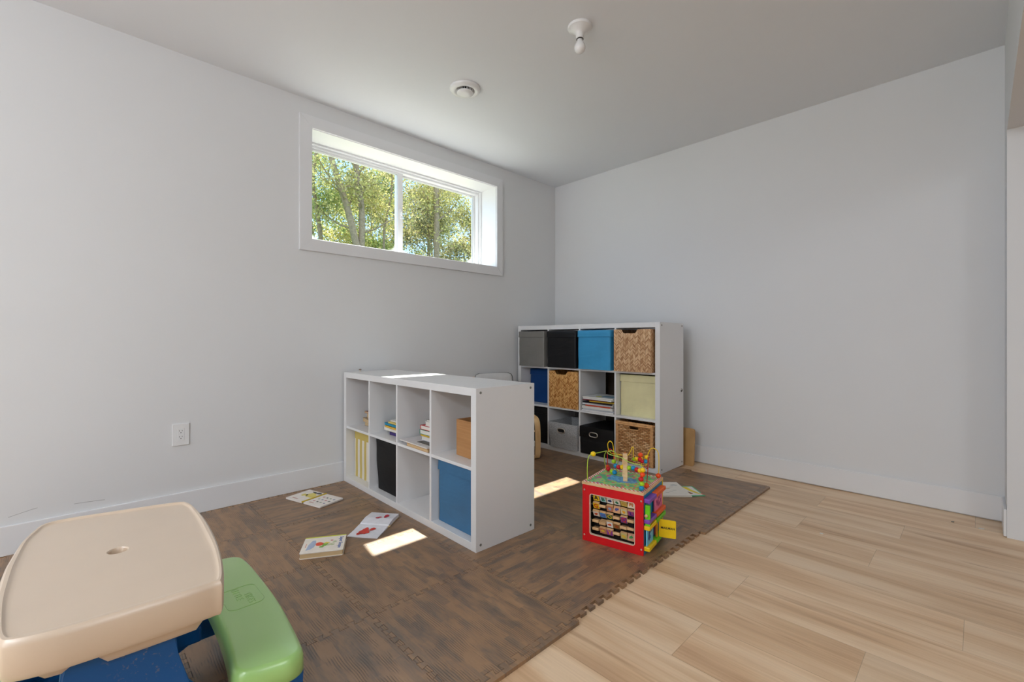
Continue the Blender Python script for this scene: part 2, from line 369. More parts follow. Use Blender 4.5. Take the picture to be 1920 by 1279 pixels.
def thing(name, label, cat, loc=(0, 0, 0), rz=0, group=None, rot=None):
    o = bpy.data.objects.new(name, None); COL.objects.link(o); o.location = loc; o.rotation_euler = rot or (0, 0, rz); o.empty_display_size = .05
    return tag(o, label, cat, group)
def struct(name, bm, mat, parent=None, smooth=0):
    o = obj(name, bm, mat, parent, smooth)
    if not parent: o['kind'] = 'structure'
    return o
def text_mesh(s, size, depth=.0004, name='lettering', bold=0):
    c = bpy.data.curves.new('f', 'FONT'); c.body = s; c.size = size; c.extrude = depth; c.align_x = 'CENTER'; c.align_y = 'CENTER'; c.offset = bold; c.resolution_u = 3
    o = bpy.data.objects.new('f', c); COL.objects.link(o); bpy.context.view_layer.update()
    me = bpy.data.meshes.new_from_object(o.evaluated_get(bpy.context.evaluated_depsgraph_get()))
    bpy.data.objects.remove(o); bpy.data.curves.remove(c); me.name = name; return me
def text(s, size, mat, parent, loc, rot=(0, 0, 0), name='lettering', bold=0, depth=.0004):
    me = text_mesh(s, size, depth, name, bold); me.materials.clear(); me.materials.append(mat)
    o = bpy.data.objects.new(name, me); COL.objects.link(o); o.parent = parent; o.location = loc; o.rotation_euler = rot; return o
class Frame:
    def __init__(s, ox, oy, oz, yaw): s.o = Vector((ox, oy, oz)); s.yaw = yaw; s.m = Matrix.Translation(s.o) @ Matrix.Rotation(yaw, 4, 'Z')
    def w(s, x, y, z): return tuple(s.m @ Vector((x, y, z)))

# ------------------------------------------------------------------ room shell
H = 2.625; XE = 3.2375
FX, FY = 7.6, -7.6           # far ends of the basement, behind the camera
b = nb(); a_box(b, -.3, FY, -.08, FX, .2, 0); struct('floor', b, M['floor'])
b = nb(); a_box(b, -.3, FY, H, FX, .2, H + .12); struct('ceiling', b, M['ceiling'])
wy0, wy1, wz0, wz1 = -2.536, -.842, 1.676, 2.442
b = nb()
a_box(b, -.3, FY, 0, 0, wy0, H); a_box(b, -.3, wy1, 0, 0, .2, H); a_box(b, -.3, wy0, 0, 0, wy1, wz0); a_box(b, -.3, wy0, wz1, 0, wy1, H)
struct('wall_left', b, M['wall_left'])
b = nb(); a_box(b, 0, 0, 0, FX, .2, H); struct('wall_back', b, M['wall'])
b = nb(); a_box(b, XE, -.278, 0, XE + .16, 0, H); a_box(b, XE, -5.2, 2.07, XE + .16, -.278, H); a_box(b, XE, FY + .2, 0, XE + .16, -5.2, H)
struct('wall_right', b, M['wall'])
b = nb(); a_box(b, FX - .2, FY, 0, FX, 0, H); struct('wall_far', b, M['wall'])
b = nb(); a_box(b, 0, FY, 0, FX - .2, FY + .2, H); struct('wall_rear', b, M['wall'])
def baseboard(name, x0, y0, x1, y1, z0=.006):
    b = nb(); a_box(b, x0, y0, z0, x1, y1, .142, .003, 2); struct(name, b, M['trim'])
baseboard('baseboard_left', 0, FY + .2, .014, 0, .004)
baseboard('baseboard_back', .014, -.014, XE, 0, .006)
baseboard('baseboard_right', XE - .012, -.276, XE, -.014, .004)

# ------------------------------------------------------------------ window
win = bpy.data.objects.new('window_1', None); COL.objects.link(win); win['kind'] = 'structure'; win.location = (0, 0, 0)
def frame4(bm, x0, x1, y0, z0, y1, z1, t, bev=.002, tt=None, tb=None, tl=None, tr=None):
    tt = tt or t; tb = tb or t; tl = tl or t; tr = tr or t
    a_box(bm, x0, y0, z0, x1, y0 + tl, z1, bev); a_box(bm, x0, y1 - tr, z0, x1, y1, z1, bev)
    a_box(bm, x0, y0 + tl, z0, x1, y1 - tr, z0 + tb, bev); a_box(bm, x0, y0 + tl, z1 - tt, x1, y1 - tr, z1, bev)
# mitred casing
b = nb()
oy0, oy1, oz0, oz1 = -2.608, -.776, 1.604, 2.513; iy0, iy1, iz0, iz1 = -2.528, -.850, 1.684, 2.434
for q in ([(oy0, oz0), (oy1, oz0), (iy1, iz0), (iy0, iz0)], [(oy1, oz0), (oy1, oz1), (iy1, iz1), (iy1, iz0)], [(oy1, oz1), (oy0, oz1), (iy0, iz1), (iy1, iz1)], [(oy0, oz1), (oy0, oz0), (iy0, iz0), (iy0, iz1)]):
    bb = bmesh.new(); lo = [bb.verts.new((0, y, z)) for y, z in q]; hi = [bb.verts.new((.018, y, z)) for y, z in q]
    bb.faces.new(lo); bb.faces.new(hi[::-1])
    for i in range(4): bb.faces.new([lo[i], lo[(i + 1) % 4], hi[(i + 1) % 4], hi[i]])
    bmesh.ops.bevel(bb, geom=[e for e in bb.edges if abs(e.verts[0].co.x - .018) < 1e-6 and abs(e.verts[1].co.x - .018) < 1e-6], offset=.0022, segments=2, affect='EDGES')
    merge(b, bb)
obj('casing', b, M['trim'], win)
b = nb(); frame4(b, -.205, .004, wy0, wz0, wy1, wz1, .012, .001); obj('jamb_liner', b, M['vinyl'], win)
# vinyl slider frame in steps
b = nb(); ly0, ly1, lz0, lz1 = wy0 + .012, wy1 - .012, wz0 + .012, wz1 - .012
frame4(b, -.30, -.200, ly0, lz0, ly1, lz1, .014, .002); frame4(b, -.30, -.222, ly0 + .014, lz0 + .014, ly1 - .014, lz1 - .014, .016, .002)
obj('window_frame', b, M['vinyl'], win)
sy0, sy1, sz0, sz1 = ly0 + .030, ly1 - .030, lz0 + .026, lz1 - .024
mid = -1.715
b = nb(); frame4(b, -.262, -.232, sy0, sz0, mid + .022, sz1, .034, .002, tt=.022, tb=.028, tr=.048); s1 = obj('sliding_sash', b, M['vinyl'], win)
b = nb(); frame4(b, -.294, -.266, mid - .022, sz0, sy1, sz1, .034, .002, tt=.018, tb=.030, tr=.024, tl=.040); s2 = obj('fixed_sash', b, M['vinyl'], win)
b = nb(); a_box(b, -.250, sy0 + .032, sz0 + .026, -.244, mid - .024, sz1 - .020); obj('glass_pane', b, M['glass'], s1)
b = nb(); a_box(b, -.284, mid + .016, sz0 + .028, -.278, sy1 - .022, sz1 - .016); obj('glass_pane', b, M['glass'], s2)
b = nb(); frame4(b, -.2436, -.2396, sy0 + .030, sz0 + .024, mid - .022, sz1 - .018, .0045, 0); obj('glazing_seal', b, M['gasket'], s1)
b = nb(); frame4(b, -.2776, -.2736, mid + .014, sz0 + .026, sy1 - .020, sz1 - .014, .0045, 0); obj('glazing_seal', b, M['gasket'], s2)
b = nb(); a_box(b, -.233, -1.722, 2.02, -.224, -1.704, 2.10, .004, 3); a_box(b, -.226, -1.719, 2.045, -.208, -1.707, 2.075, .004, 3); obj('latch', b, M['ivory'], s1)

# ------------------------------------------------------------------ ceiling and wall fittings
v = thing('ceiling_vent', 'round white exhaust vent with domed centre cap on the ceiling above the window', 'vent', (.835, -1.867, H))
b = nb(); a_lathe(b, [(.040, 0), (.098, 0), (.099, -.006), (.094, -.014), (.080, -.020), (.064, -.020), (.056, -.012), (.050, -.004), (.040, -.001)], 48, cap0=False, cap1=False); obj('vent_ring', b, M['ivory'], v, 50)
b = nb(); a_lathe(b, [(.054, -.0005), (.054, -.003)], 40); obj('duct_opening', b, M['black'], v)
b = nb()
for i in range(16):
    a_box(b, .030, -.0006, -.026, .056, .0006, -.003, mat=Matrix.Rotation(2 * PI * i / 16, 4, 'Z'))
obj('vent_fins', b, M['ivory'], v)
b = nb(); a_lathe(b, [(.030, -.020), (.052, -.026), (.053, -.031), (.047, -.036), (.030, -.040), (.008, -.0415)], 40); obj('vent_cap', b, M['ivory'], v, 50)

v = thing('bulb_holder', 'white porcelain lamp holder with a bare unlit bulb on the ceiling', 'ceiling light', (1.703, -1.797, H))
b = nb(); a_lathe(b, [(.062, 0), (.063, -.006), (.060, -.012), (.052, -.015), (.044, -.020), (.028, -.030), (.0215, -.040), (.0205, -.062), (.019, -.064), (.016, -.064)], 40, cap1=True); obj('porcelain_base', b, M['ivory'], v, 40)
b = nb(); a_lathe(b, [(.0185, -.062), (.0185, -.0665), (.0165, -.068)], 24); obj('socket_rim', b, P((70, 70, 68), .5), v, 40)
for a in (.9, 4.0):
    b = nb(); a_lathe(b, [(.0045, -.016), (.0045, -.0215), (.003, -.023)], 12, (.037 * math.cos(a), .037 * math.sin(a), 0)); obj('screw', b, M['metal'], v, 40)
bu = nb(); a_lathe(bu, [(.0135, -.064), (.0150, -.072), (.0175, -.080), (.0245, -.092), (.0285, -.104), (.0285, -.113), (.025, -.124), (.017, -.132), (.007, -.136)], 32); obj('bulb', bu, M['bulb'], v, 60)

v = thing('wall_outlet', 'white duplex power outlet on the left wall above the baseboard', 'outlet', (0, -3.2465, .469))
b = nb(); a_box(b, 0, -.040, -.0615, .006, .040, .0615, .0025, 2); obj('cover_plate', b, M['ivory'], v)
b = nb(); a_box(b, .004, -.0165, -.0335, .0072, .0165, .0335, .001); obj('socket_face', b, M['ivory'], v)
for s in (-1, 1):
    for dy, hh in ((-.0062, .0078), (.0062, .0062)):
        b = nb(); a_box(b, .006, dy - .0011, s * .0165 + .003 - hh / 2 + .002, .0075, dy + .0011, s * .0165 + .003 + hh / 2 + .002); obj('slot', b, M['black'], v)
    b = nb(); a_lathe(b, [(.0026, 0), (.0026, .0015)], 12); bmesh.ops.transform(b, matrix=Matrix.Translation((.0062, 0, s * .0165 - .0055)) @ Matrix.Rotation(PI / 2, 4, 'Y'), verts=b.verts); obj('ground_hole', b, M['black'], v)
for s in (-1, 1):
    b = nb(); a_lathe(b, [(.0028, 0), (.0026, .001)], 12); bmesh.ops.transform(b, matrix=Matrix.Translation((.0058, 0, s * .0475)) @ Matrix.Rotation(PI / 2, 4, 'Y'), verts=b.verts); obj('screw', b, M['ivory'], v)

# ------------------------------------------------------------------ puzzle foam tiles
GX = [.045, .569, 1.092, 1.615, 2.138]; GY = [-.302, -.826, -1.349, -1.870, -2.391, -2.913, -3.436, -3.960]
TH = .012; NT_ = 9; AMP = .0108
def wave(a, b_, lo, hi):
    """puzzle edge polyline between grid nodes a and b_ on one axis; (t, offset) pairs"""
    L = b_ - a; p = abs(L) / NT_; sg = 1 if L > 0 else -1; out = []; k = .0035; m0 = .030
    n = NT_ - 1; seg = (abs(L) - 2 * m0) / (2 * n + 1)
    t = m0; out.append((0, lo if False else 0)); 
    out = [(a, 0.0)]
    out.append((a + sg * m0, 0.0))
    cur = 1
    for i in range(2 * n + 1):
        t0 = a + sg * (m0 + seg * i); t1 = a + sg * (m0 + seg * (i + 1))
        s = 1 if i % 2 == 0 else -1
        out.append((t0 - sg * k * 1.0, s * AMP)); out.append((t1 + sg * k * 1.0, s * AMP))
    out.append((b_ - sg * m0, 0.0)); out.append((b_, 0.0))
    return out
def inset(pts, d):
    n = len(pts); out = []
    for i in range(n):
        p0, p1, p2 = Vector(pts[i - 1]), Vector(pts[i]), Vector(pts[(i + 1) % n])
        e1 = (p1 - p0); e2 = (p2 - p1)
        if e1.length < 1e-7 or e2.length < 1e-7: out.append(tuple(p1)); continue
        e1.normalize(); e2.normalize(); n1 = Vector((-e1.y, e1.x)); n2 = Vector((-e2.y, e2.x))
        k = n1 + n2; dn = max(.35, 1 + n1.dot(n2)); out.append(tuple(p1 + k * (d / dn)))
    return out
def tri_prism(bm, pts, z0, z1):
    a_prism(bm, pts, z0, z1)
STRAIGHT_R = {0, 1, 4, 5, 6}
orient = {(0, 4): 'x', (1, 4): 'x'}
ORI = ['xyxx', 'yxyx', 'xyxy', 'yxyy', 'yyxx', 'xxxx', 'xyxy']
tile_labels = {
 (3, 0): 'brown wood-look foam floor tile at the far corner, beside the right baseboard', (3, 1): 'brown wood-look foam floor tile beneath the open white book behind the activity cube',
 (3, 2): 'brown wood-look foam floor tile just behind the activity cube, bare toothed edge on the pale planks', (3, 3): 'brown wood-look foam floor tile in front of the activity cube with a bare toothed edge',
 (3, 4): 'brown wood-look foam floor tile whose straight corner juts onto the pale planks', (3, 5): 'brown wood-look foam floor tile at the bottom centre of the photo, right of the zigzag seam',
 (3, 6): 'brown wood-look foam floor tile nearest the camera, past the lower frame edge', (2, 0): 'brown wood-look foam floor tile under the right half of the tall cube shelf',
 (2, 1): 'brown wood-look foam floor tile in front of the grey felt bin and black handled box', (2, 2): 'brown wood-look foam floor tile with the sun patch left of the activity cube',
 (2, 3): 'brown wood-look foam floor tile beneath the near end of the low cube shelf', (2, 4): 'brown wood-look foam floor tile in front of the near end of the low shelf, four-way seam at its corner',
 (2, 5): 'brown wood-look foam floor tile just right of the green bench', (2, 6): 'brown wood-look foam floor tile beneath the front legs of the play table',
 (1, 0): 'brown wood-look foam floor tile under the left half of the tall cube shelf', (1, 1): 'brown wood-look foam floor tile under the small wooden armchair, front part',
 (1, 2): 'brown wood-look foam floor tile hidden behind the low cube shelf, centre', (1, 3): 'brown wood-look foam floor tile beneath the middle of the low cube shelf',
 (1, 4): 'brown wood-look foam floor tile carrying the soup book and the sun patch', (1, 5): 'brown wood-look foam floor tile between the green bench and the soup book',
 (1, 6): 'brown wood-look foam floor tile beneath the back legs of the play table', (0, 0): 'brown wood-look foam floor tile in the corner behind the tall cube shelf end',
 (0, 1): 'brown wood-look foam floor tile behind the small armchair at the wall', (0, 2): 'brown wood-look foam floor tile at the wall behind the low cube shelf',
 (0, 3): 'brown wood-look foam floor tile beneath the wall end of the low cube shelf', (0, 4): 'brown wood-look foam floor tile beneath the face-down open book by the baseboard',
 (0, 5): 'brown wood-look foam floor tile by the baseboard just past the beige table corner', (0, 6): 'brown wood-look foam floor tile at the far left of the photo by the baseboard'}
for j in range(7):
    for i in range(4):
        x0, x1, y1, y0 = GX[i], GX[i + 1], GY[j], GY[j + 1]
        xr = x1 - .022 if (i == 3) else x1
        bot = [(t, y0 + o) for t, o in wave(x0, x1, 0, 0)]
        rgt = [(x1 + (0 if i < 3 else -.006) + o, t) for t, o in wave(y0, y1, 0, 0)]
        top = [(t, y1 + o) for t, o in wave(x1, x0, 0, 0)] if j > 0 else [(x1, y1 + .006), (x0, y1 + .006)]
        # the shared edge must be identical from both sides
        if j > 0: top = [(t, y1 + o) for t, o in wave(x0, x1, 0, 0)][::-1]
        lft = [(x0 + o, t) for t, o in wave(y0, y1, 0, 0)][::-1]
        pts = bot[:-1] + rgt[:-1] + top[:-1] + lft[:-1]
        if j == 0: pts = bot[:-1] + rgt[:-1] + top[:-1] + lft[1:-1] 
        q = []
        for p in pts:
            if not q or (Vector(p) - Vector(q[-1])).length > 1e-5: q.append(p)
        q = inset(q, .0005 if j < 4 else .0007)
        cx, cy = (x0 + x1) / 2, (y0 + y1) / 2
        b = nb(); a_prism(b, [(x - cx, y - cy) for x, y in q], 0, TH)
        o = obj('foam_floor_tile', b, M['mat_' + ORI[j][i]], loc=(cx, cy, .0003))
        tag(o, tile_labels[(i, j)], 'foam tile', 'interlocking wood-look foam floor tiles')
strip_lab = {0: 'straight brown foam edge strip at the far right corner of the tiles', 1: 'straight brown foam edge strip behind the activity cube, ending at the bare teeth',
             4: 'straight brown foam edge strip with the rounded corner jutting over the pale planks', 5: 'straight brown foam edge strip cut by the lower frame edge', 6: 'straight brown foam edge strip nearest the camera'}
for j in sorted(STRAIGHT_R):
    y1, y0 = GY[j], GY[j + 1]
    e = [(GX[4] - .006 + o, t) for t, o in wave(y0, y1, 0, 0)]
    xo = GX[4] + .022
    r_ = .006
    pts = [(xo - r_, y0 + .0005), (xo, y0 + r_), (xo, y1 - r_), (xo - r_, y1 - .0005)] + e[::-1]
    pts = inset(pts, .0005); cx, cy = xo, (y0 + y1) / 2
    b = nb(); a_prism(b, [(x - cx, y - cy) for x, y in pts], 0, TH)
    tag(obj('foam_edge_strip', b, M['mat_' + ORI[j][3]], loc=(cx, cy, .0003)), strip_lab[j], 'foam edge strip', 'straight foam edge strips')
ZM = TH + .0006

# ------------------------------------------------------------------ cube shelves
def screw(parent, x, y, z):
    b = nb(); a_lathe(b, [(.0065, 0), (.0065, .0012), (.0055, .0018), (.003, .0010)], 14); bmesh.ops.transform(b, matrix=Matrix.Translation((x, y, z)) @ Matrix.Rotation(PI / 2, 4, 'Y'), verts=b.verts)
    obj('screw', b, P((120, 118, 112), .4), parent, 40)
def cube_shelf(name, label, fr, L, D, Hh, nc, nr):
    t = thing(name, label, 'shelf', tuple(fr.o), fr.yaw)
    T, ti = .038, .016; cw = (L - 2 * T - (nc - 1) * ti) / nc; ch = (Hh - 2 * T - (nr - 1) * ti) / nr
    for x in (0, L - T):
        b = nb(); a_box(b, x, 0, 0, x + T, D, Hh, .0008, 1); obj('side_panel', b, M['laminate'], t)
    b = nb(); a_box(b, T, 0, Hh - T, L - T, D, Hh, .0008, 1); obj('top_panel', b, M['laminate'], t)
    b = nb(); a_box(b, T, 0, 0, L - T, D, T, .0008, 1); obj('bottom_panel', b, M['laminate'], t)
    xs = [T + i * (cw + ti) for i in range(nc)]; zs = [T + i * (ch + ti) for i in range(nr)]
    for i in range(nc - 1):
        b = nb(); a_box(b, xs[i] + cw, .002, T, xs[i] + cw + ti, D - .002, Hh - T, .0006, 1); obj('divider', b, M['laminate'], t)
    for k in range(nr - 1):
        for i in range(nc):
            b = nb(); a_box(b, xs[i], .003, zs[k] + ch, xs[i] + cw, D - .002, zs[k] + ch + ti, .0006, 1); obj('shelf_board', b, M['laminate'], t)
    for y in (.028, D - .028):
        for z in (.030, Hh - .022): screw(t, L, y, z)
    return t, xs, zs, cw, ch
S1 = Frame(.030, -2.316, ZM, -.0141); S2 = Frame(.045, -.600, ZM, .0068)
t1, x1, z1, cw1, ch1 = cube_shelf('cube_shelf', 'low white cube shelf, four by two cells, standing out from the left wall', S1, 1.485, .39, .765, 4, 2)
t2, x2, z2, cw2, ch2 = cube_shelf('cube_shelf', 'tall white cube shelf, four by three cells, in the corner with bins', S2, 1.466, .385, 1.122, 4, 3)
b = nb(); a_tube(b, catmull([(1.467, .345, .605), (1.476, .345, .600), (1.476, .338, .588), (1.468, .338, .582)], 5), .0022, 8); a_sphere(b, (1.470, .342, .590), .006); obj('cable_clip', b, P((90, 84, 76), .4), t2, 40)

# ------------------------------------------------------------------ bins
def bin_box(name, label, cat, fr, x, y, z, wd, dp, ht, mat, group=None, flap=.055, lean=.0, sag=.004, rz=0, lidless=True):
    t = thing(name, label, cat, fr.w(x, y, z), fr.yaw + rz, group)
    def ring(zz, ins, n=8):
        return [(px, py, zz) for px, py in rrect(ins, ins, wd - ins, dp - ins, .012, 4)]
    b = nb(); th = .004
    rings = []
    N = 9
    for k in range(N + 1):
        f = k / N; ins = lean * (1 - f) + .0015 * math.sin(f * 9) * (1 if sag else 0)
        rings.append(ring(ht * f, max(0, ins)))
    inner = [ring(ht * (1 - k / 3) + (th if k == 3 else 0), th + lean * (k / 3)) for k in range(4)]
    loft(b, rings + inner, True, True); obj('body', b, mat, t, 50)
    if flap:
        b = nb(); e = .0034
        prof = [(ht - flap, -.0002), (ht - flap + .002, -e * 1.4), (ht - flap * .5, -e), (ht - .002, -e * .9), (ht + .0012, -.0003), (ht + .0012, th + .001)]
        rings = []
        for k, (zz, off) in enumerate(prof):
            rr = []
            for (px, py) in rrect(off, off, wd - off, dp - off, .012, 4):
                q = zz
                if k < 2: q = zz + sag * math.sin(px / wd * PI * 1.0) * 1.2
                rr.append((px, py, q))
            rings.append(rr)
        loft(b, rings, False, False); obj('folded_rim', b, mat, t, 50)
    return t
F = lambda n, c, **k: mat_fabric('bin_fabric_' + n, c, **k)
zr = lambda k: z2[k] + .0008
g_ = 'fabric bins in the tall cube shelf'
bin_box('fabric_bin', 'dark grey fabric bin in the top left cell of the tall shelf', 'storage bin', S2, x2[0] + .003, -.034, zr(2), .318, .36, .322, F('grey', (112, 110, 106), rough=.38, crease=1.0, spec=.6), g_)
bin_box('fabric_bin', 'black fabric bin in the top row of the tall shelf', 'storage bin', S2, x2[1] + .004, -.030, zr(2), .322, .36, .322, F('black', (9, 9, 13), rough=.42, crease=.9, spec=.3), g_)
bin_box('fabric_bin', 'bright blue fabric bin in the top row of the tall shelf', 'storage bin', S2, x2[2] + .002, -.036, zr(2), .318, .36, .322, F('blue', (52, 142, 190), rough=.5), g_)
bin_box('fabric_bin', 'navy blue fabric bin set back in the left end of the middle row', 'storage bin', S2, x2[0] + .005, .125, zr(1), .326, .255, .318, F('navy', (6, 62, 122), rough=.5), g_)
bin_box('fabric_bin', 'pale yellow fabric bin in the right end of the middle row', 'storage bin', S2, x2[3] + .005, .055, zr(1), .326, .32, .322, F('cream', (222, 214, 168), rough=.5), g_)
bin_box('fabric_bin', 'black fabric bin in the bottom left cell, behind the wooden armchair', 'storage bin', S2, x2[0] + .004, .03, zr(0), .326, .34, .322, F('black2', (16, 16, 18), rough=.5), g_)
bin_box('fabric_bin', 'steel blue fabric bin in the lower right cell of the low shelf', 'storage bin', S1, x1[3] + .005, .043, z1[0] + .0008, .326, .335, .322, F('steel', (62, 112, 152), rough=.55, crease=.8))
bin_box('fabric_bin', 'tapered black bin in the lower row of the low shelf', 'storage bin', S1, x1[1] + .010, .036, z1[0] + .0008, .320, .335, .326, F('black3', (12, 12, 14), rough=.6), flap=0, lean=.012)
# handled bins
def handled(label, x, y, wd, dp, ht, mat, lid, hm, hx, hz):
    t = bin_box('handled_bin', label, 'storage bin', S2, x, y, zr(0), wd, dp, ht, mat, flap=.0 if not lid else 0, lean=.012 if not lid else .002)
    b = nb(); n = 40
    out = [tuple((hx + (abs(math.cos(a)) ** .55) * (1 if math.cos(a) > 0 else -1) * .040, .006, hz + (abs(math.sin(a)) ** .8) * (1 if math.sin(a) > 0 else -1) * .018)) for a in [2 * PI * i / n for i in range(n)]]
    out = [(p[0], -.0035, p[2]) for p in out]
    a_tube(b, out, .0042, 8, closed=True); obj('handle_ring', b, hm, t, 60)
    b = nb(); bb = [(p[0] * 1.0, p[2]) for p in out]
    lo = [b.verts.new((x_, -.0010, z_)) for x_, z_ in bb]; hi = [b.verts.new((x_, -.0030, z_)) for x_, z_ in bb]
    b.faces.new(lo); b.faces.new(hi[::-1])
    for i in range(n): b.faces.new([lo[i], lo[(i + 1) % n], hi[(i + 1) % n], hi[i]])
    obj('handle_opening', b, M['black'], t)
    if lid:
        b = nb()
        pr = [(ht - .085, .0), (ht - .085, -.004), (ht + .004, -.004), (ht + .006, .0)]
        loft(b, [[(px, py, z) for px, py in rrect(o_, o_, wd - o_, dp - o_, .006, 3)] for z, o_ in pr], False, True); obj('lid', b, lid, t, 40)
    return t
def felt():
    t = NT('grey_felt'); v = t.coord(); n = t.noise(v, 160, 3, .7)
    return t.fin(t.ramp(n, [(.3, s2l(140, 141, 142)), (.5, s2l(176, 177, 178)), (.7, s2l(204, 205, 206))]), .9, .1)
handled('heather grey felt bin with metal-ringed handle in the bottom row', x2[1] + .012, -.026, .322, .35, .222, felt(), None, M['metal'], .155, .158)
handled('black lidded box with metal-ringed handle in the bottom row', x2[2] + .006, -.012, .322, .36, .222, F('blk4', (24, 24, 26), rough=.7), F('blk5', (14, 14, 16), rough=.5), M['metal'], .14, .168)
# woven bamboo baskets with notched front
def bamboo(label, x, y, z, wd, dp, ht, mat):
    t = thing('bamboo_basket', label, 'basket', S2.w(x, y, z), S2.yaw, 'woven bamboo baskets with a notched front')
    b = nb(); n0, n1, nd = wd * .26, wd * .60, .030
    front = [(0, 0), (wd, 0), (wd, ht)] + [(n1 + .022, ht), (n1 + .012, ht - .008), (n1 + .002, ht - nd + .004), (n1 - .012, ht - nd), (n0 + .014, ht - nd), (n0, ht - nd + .004), (n0 - .010, ht - .008), (n0 - .020, ht)] + [(0, ht)]
    Rm = Matrix(((1, 0, 0, 0), (0, 0, 1, 0), (0, 1, 0, 0), (0, 0, 0, 1)))
    a_prism(b, front, 0, .005, 0, Rm); obj('front_panel', b, mat, t)
    b = nb(); a_box(b, 0, .005, 0, .005, dp, ht); a_box(b, wd - .005, .005, 0, wd, dp, ht); a_box(b, .005, dp - .005, 0, wd - .005, dp, ht); a_box(b, .005, .005, 0, wd - .005, dp - .005, .005)
    obj('body', b, mat, t)
    return t
bamboo('pale woven bamboo basket in the top right cell of the tall shelf', x2[3] + .004, -.036, zr(2), .316, .36, .325, M['herring_b'])
bamboo('golden woven bamboo basket in the middle row of the tall shelf', x2[1] + .006, -.004, zr(1), .324, .36, .322, M['herring_a'])
t = thing('seagrass_basket', 'woven seagrass basket with a dark handle hole in the bottom right cell', 'basket', S2.w(x2[3] + .004, -.012, zr(0)), S2.yaw)
wd, dp, ht = .322, .34, .318
b = nb(); hx0, hx1, hz0, hz1 = .125, .200, .262, .292
for q in ((0, 0, hx0, ht), (hx1, 0, wd, ht), (hx0, 0, hx1, hz0), (hx0, hz1, hx1, ht)): a_box(b, q[0], .002, q[1], q[2], .010, q[3])
a_box(b, 0, .010, 0, .008, dp, ht); a_box(b, wd - .008, .010, 0, wd, dp, ht); a_box(b, .008, dp - .008, 0, wd - .008, dp, ht); a_box(b, .008, .010, 0, wd - .008, dp - .008, .008)
obj('woven_body', b, M['wicker'], t)
b = nb()
for z in (ht - .010, ht - .022): a_tube(b, [(0.004, 0, z), (wd - .004, 0, z)], .008, 10)
a_tube(b, [(0, dp / 2, ht - .010), (0, .006, ht - .010)], .006); a_tube(b, [(wd, dp / 2, ht - .010), (wd, .006, ht - .010)], .006)
for x in (.008, .018, wd - .018, wd - .008): a_tube(b, [(x, .0, .004), (x, .0, ht - .02)], .0062, 8)
obj('rim', b, M['rattan'], t, 60)
b = nb(); a_tube(b, [(hx0, 0, hz0), (hx1, 0, hz0), (hx1, 0, hz1), (hx0, 0, hz1)], .0045, 8, closed=True); obj('handle_border', b, M['rattan'], t, 60)
# yellow striped bin in the low shelf
def stripes():
    t = NT('yellow_white_stripes'); v = t.coord(); x, y, z = t.xyz(v)
    s = t.m_('LESS_THAN', t.m_('MODULO', t.m_('ADD', x, .502), .066), .033); top = t.m_('GREATER_THAN', z, .262)
    m_ = t.m_('MAXIMUM', s, top)
    return t.fin(t.mix(m_, s2l(226, 220, 206), s2l(206, 184, 106)), .7, .2)
bin_box('striped_bin', 'yellow and white striped bin in the lower left cell of the low shelf', 'storage bin', S1, x1[0] + .005, .056, z1[0] + .0008, .326, .32, .322, stripes(), flap=0)
# cardboard box
t = thing('cardboard_box', 'open brown cardboard box in the upper right cell of the low shelf', 'box', S1.w(1.205, .094, z1[1] + .0008), S1.yaw - .05)
b = nb(); wd, dp, ht = .175, .20, .186; k = .004
for q in ((0, 0, 0, wd, k, ht), (0, dp - k, 0, wd, dp, ht), (0, k, 0, k, dp - k, ht), (wd - k, k, 0, wd, dp - k, ht), (k, k, 0, wd - k, dp - k, k)): a_box(b, *q)
obj('carton_walls', b, M['card'], t)
b = nb(); a_box(b, .004, .0, 0, .1, .002, .07, mat=Matrix.Translation((.004, .006, ht - .075)) @ Matrix.Rotation(.10, 4, 'X')); obj('inner_flap', b, M['card'], t)

# ------------------------------------------------------------------ books
def book(label, frame, x, y, z, wd, dp, th, cov, rz=0, group=None, cat='book', pages='page', soft=False, tilt=0, spine='x', name='book'):
    loc = frame.w(x, y, z) if frame else (x, y, z)
    t = thing(name, label, cat, loc, 0, group, rot=(0, tilt, (frame.yaw if frame else 0) + rz))
    c = .0016 if not soft else .0006
    b = nb(); a_box(b, 0, 0, 0, wd, dp, c); a_box(b, 0, 0, th - c, wd, dp, th); a_box(b, 0, dp - c, 0, wd, dp, th) if spine == 'x' else a_box(b, 0, 0, 0, wd, c * 1.5, th) if spine == 'f' else a_box(b, 0, 0, 0, c, dp, th)
    obj('cover', b, P(cov, .35), t)
    b = nb(); ins = .003 if not soft else .0008
    a_box(b, (c if spine == 'y' else ins), (c * 1.5 if spine == 'f' else ins), c, wd - ins, dp - c if spine == 'x' else dp - ins, th - c); obj('pages', b, M[pages], t)
    return t
# cell 1 (upper left) : two small stacked books
zc = z1[1] + .0008; X = x1[0]; gc1 = 'books in the upper left cell of the low shelf'
book('pale board book at the bottom of the pile in the upper left cell', S1, X + .075, .100, zc, .20, .17, .026, (150, 140, 128), 0, gc1, pages='pages_edge')
book('tan board book askew in the upper left cell, second from the bottom', S1, X + .045, .100, zc + .0265, .20, .17, .026, (176, 150, 120), -.14, gc1, pages='pages_edge')
book('dark brown book in the upper left cell, second from the top', S1, X + .085, .110, zc + .053, .20, .16, .034, (70, 60, 56), .05, gc1, pages='pages_edge')
book('reddish-edged book topmost in the upper left cell', S1, X + .070, .100, zc + .0875, .20, .17, .013, (150, 96, 84), 0, gc1, pages='pages_edge')
gc2 = 'books in the second upper cell of the low shelf'; X = x1[1]
book('purple book at the bottom of the stack in the second upper cell', S1, X + .118, .080, zc, .19, .17, .017, (52, 30, 110), 0, gc2, spine='f')
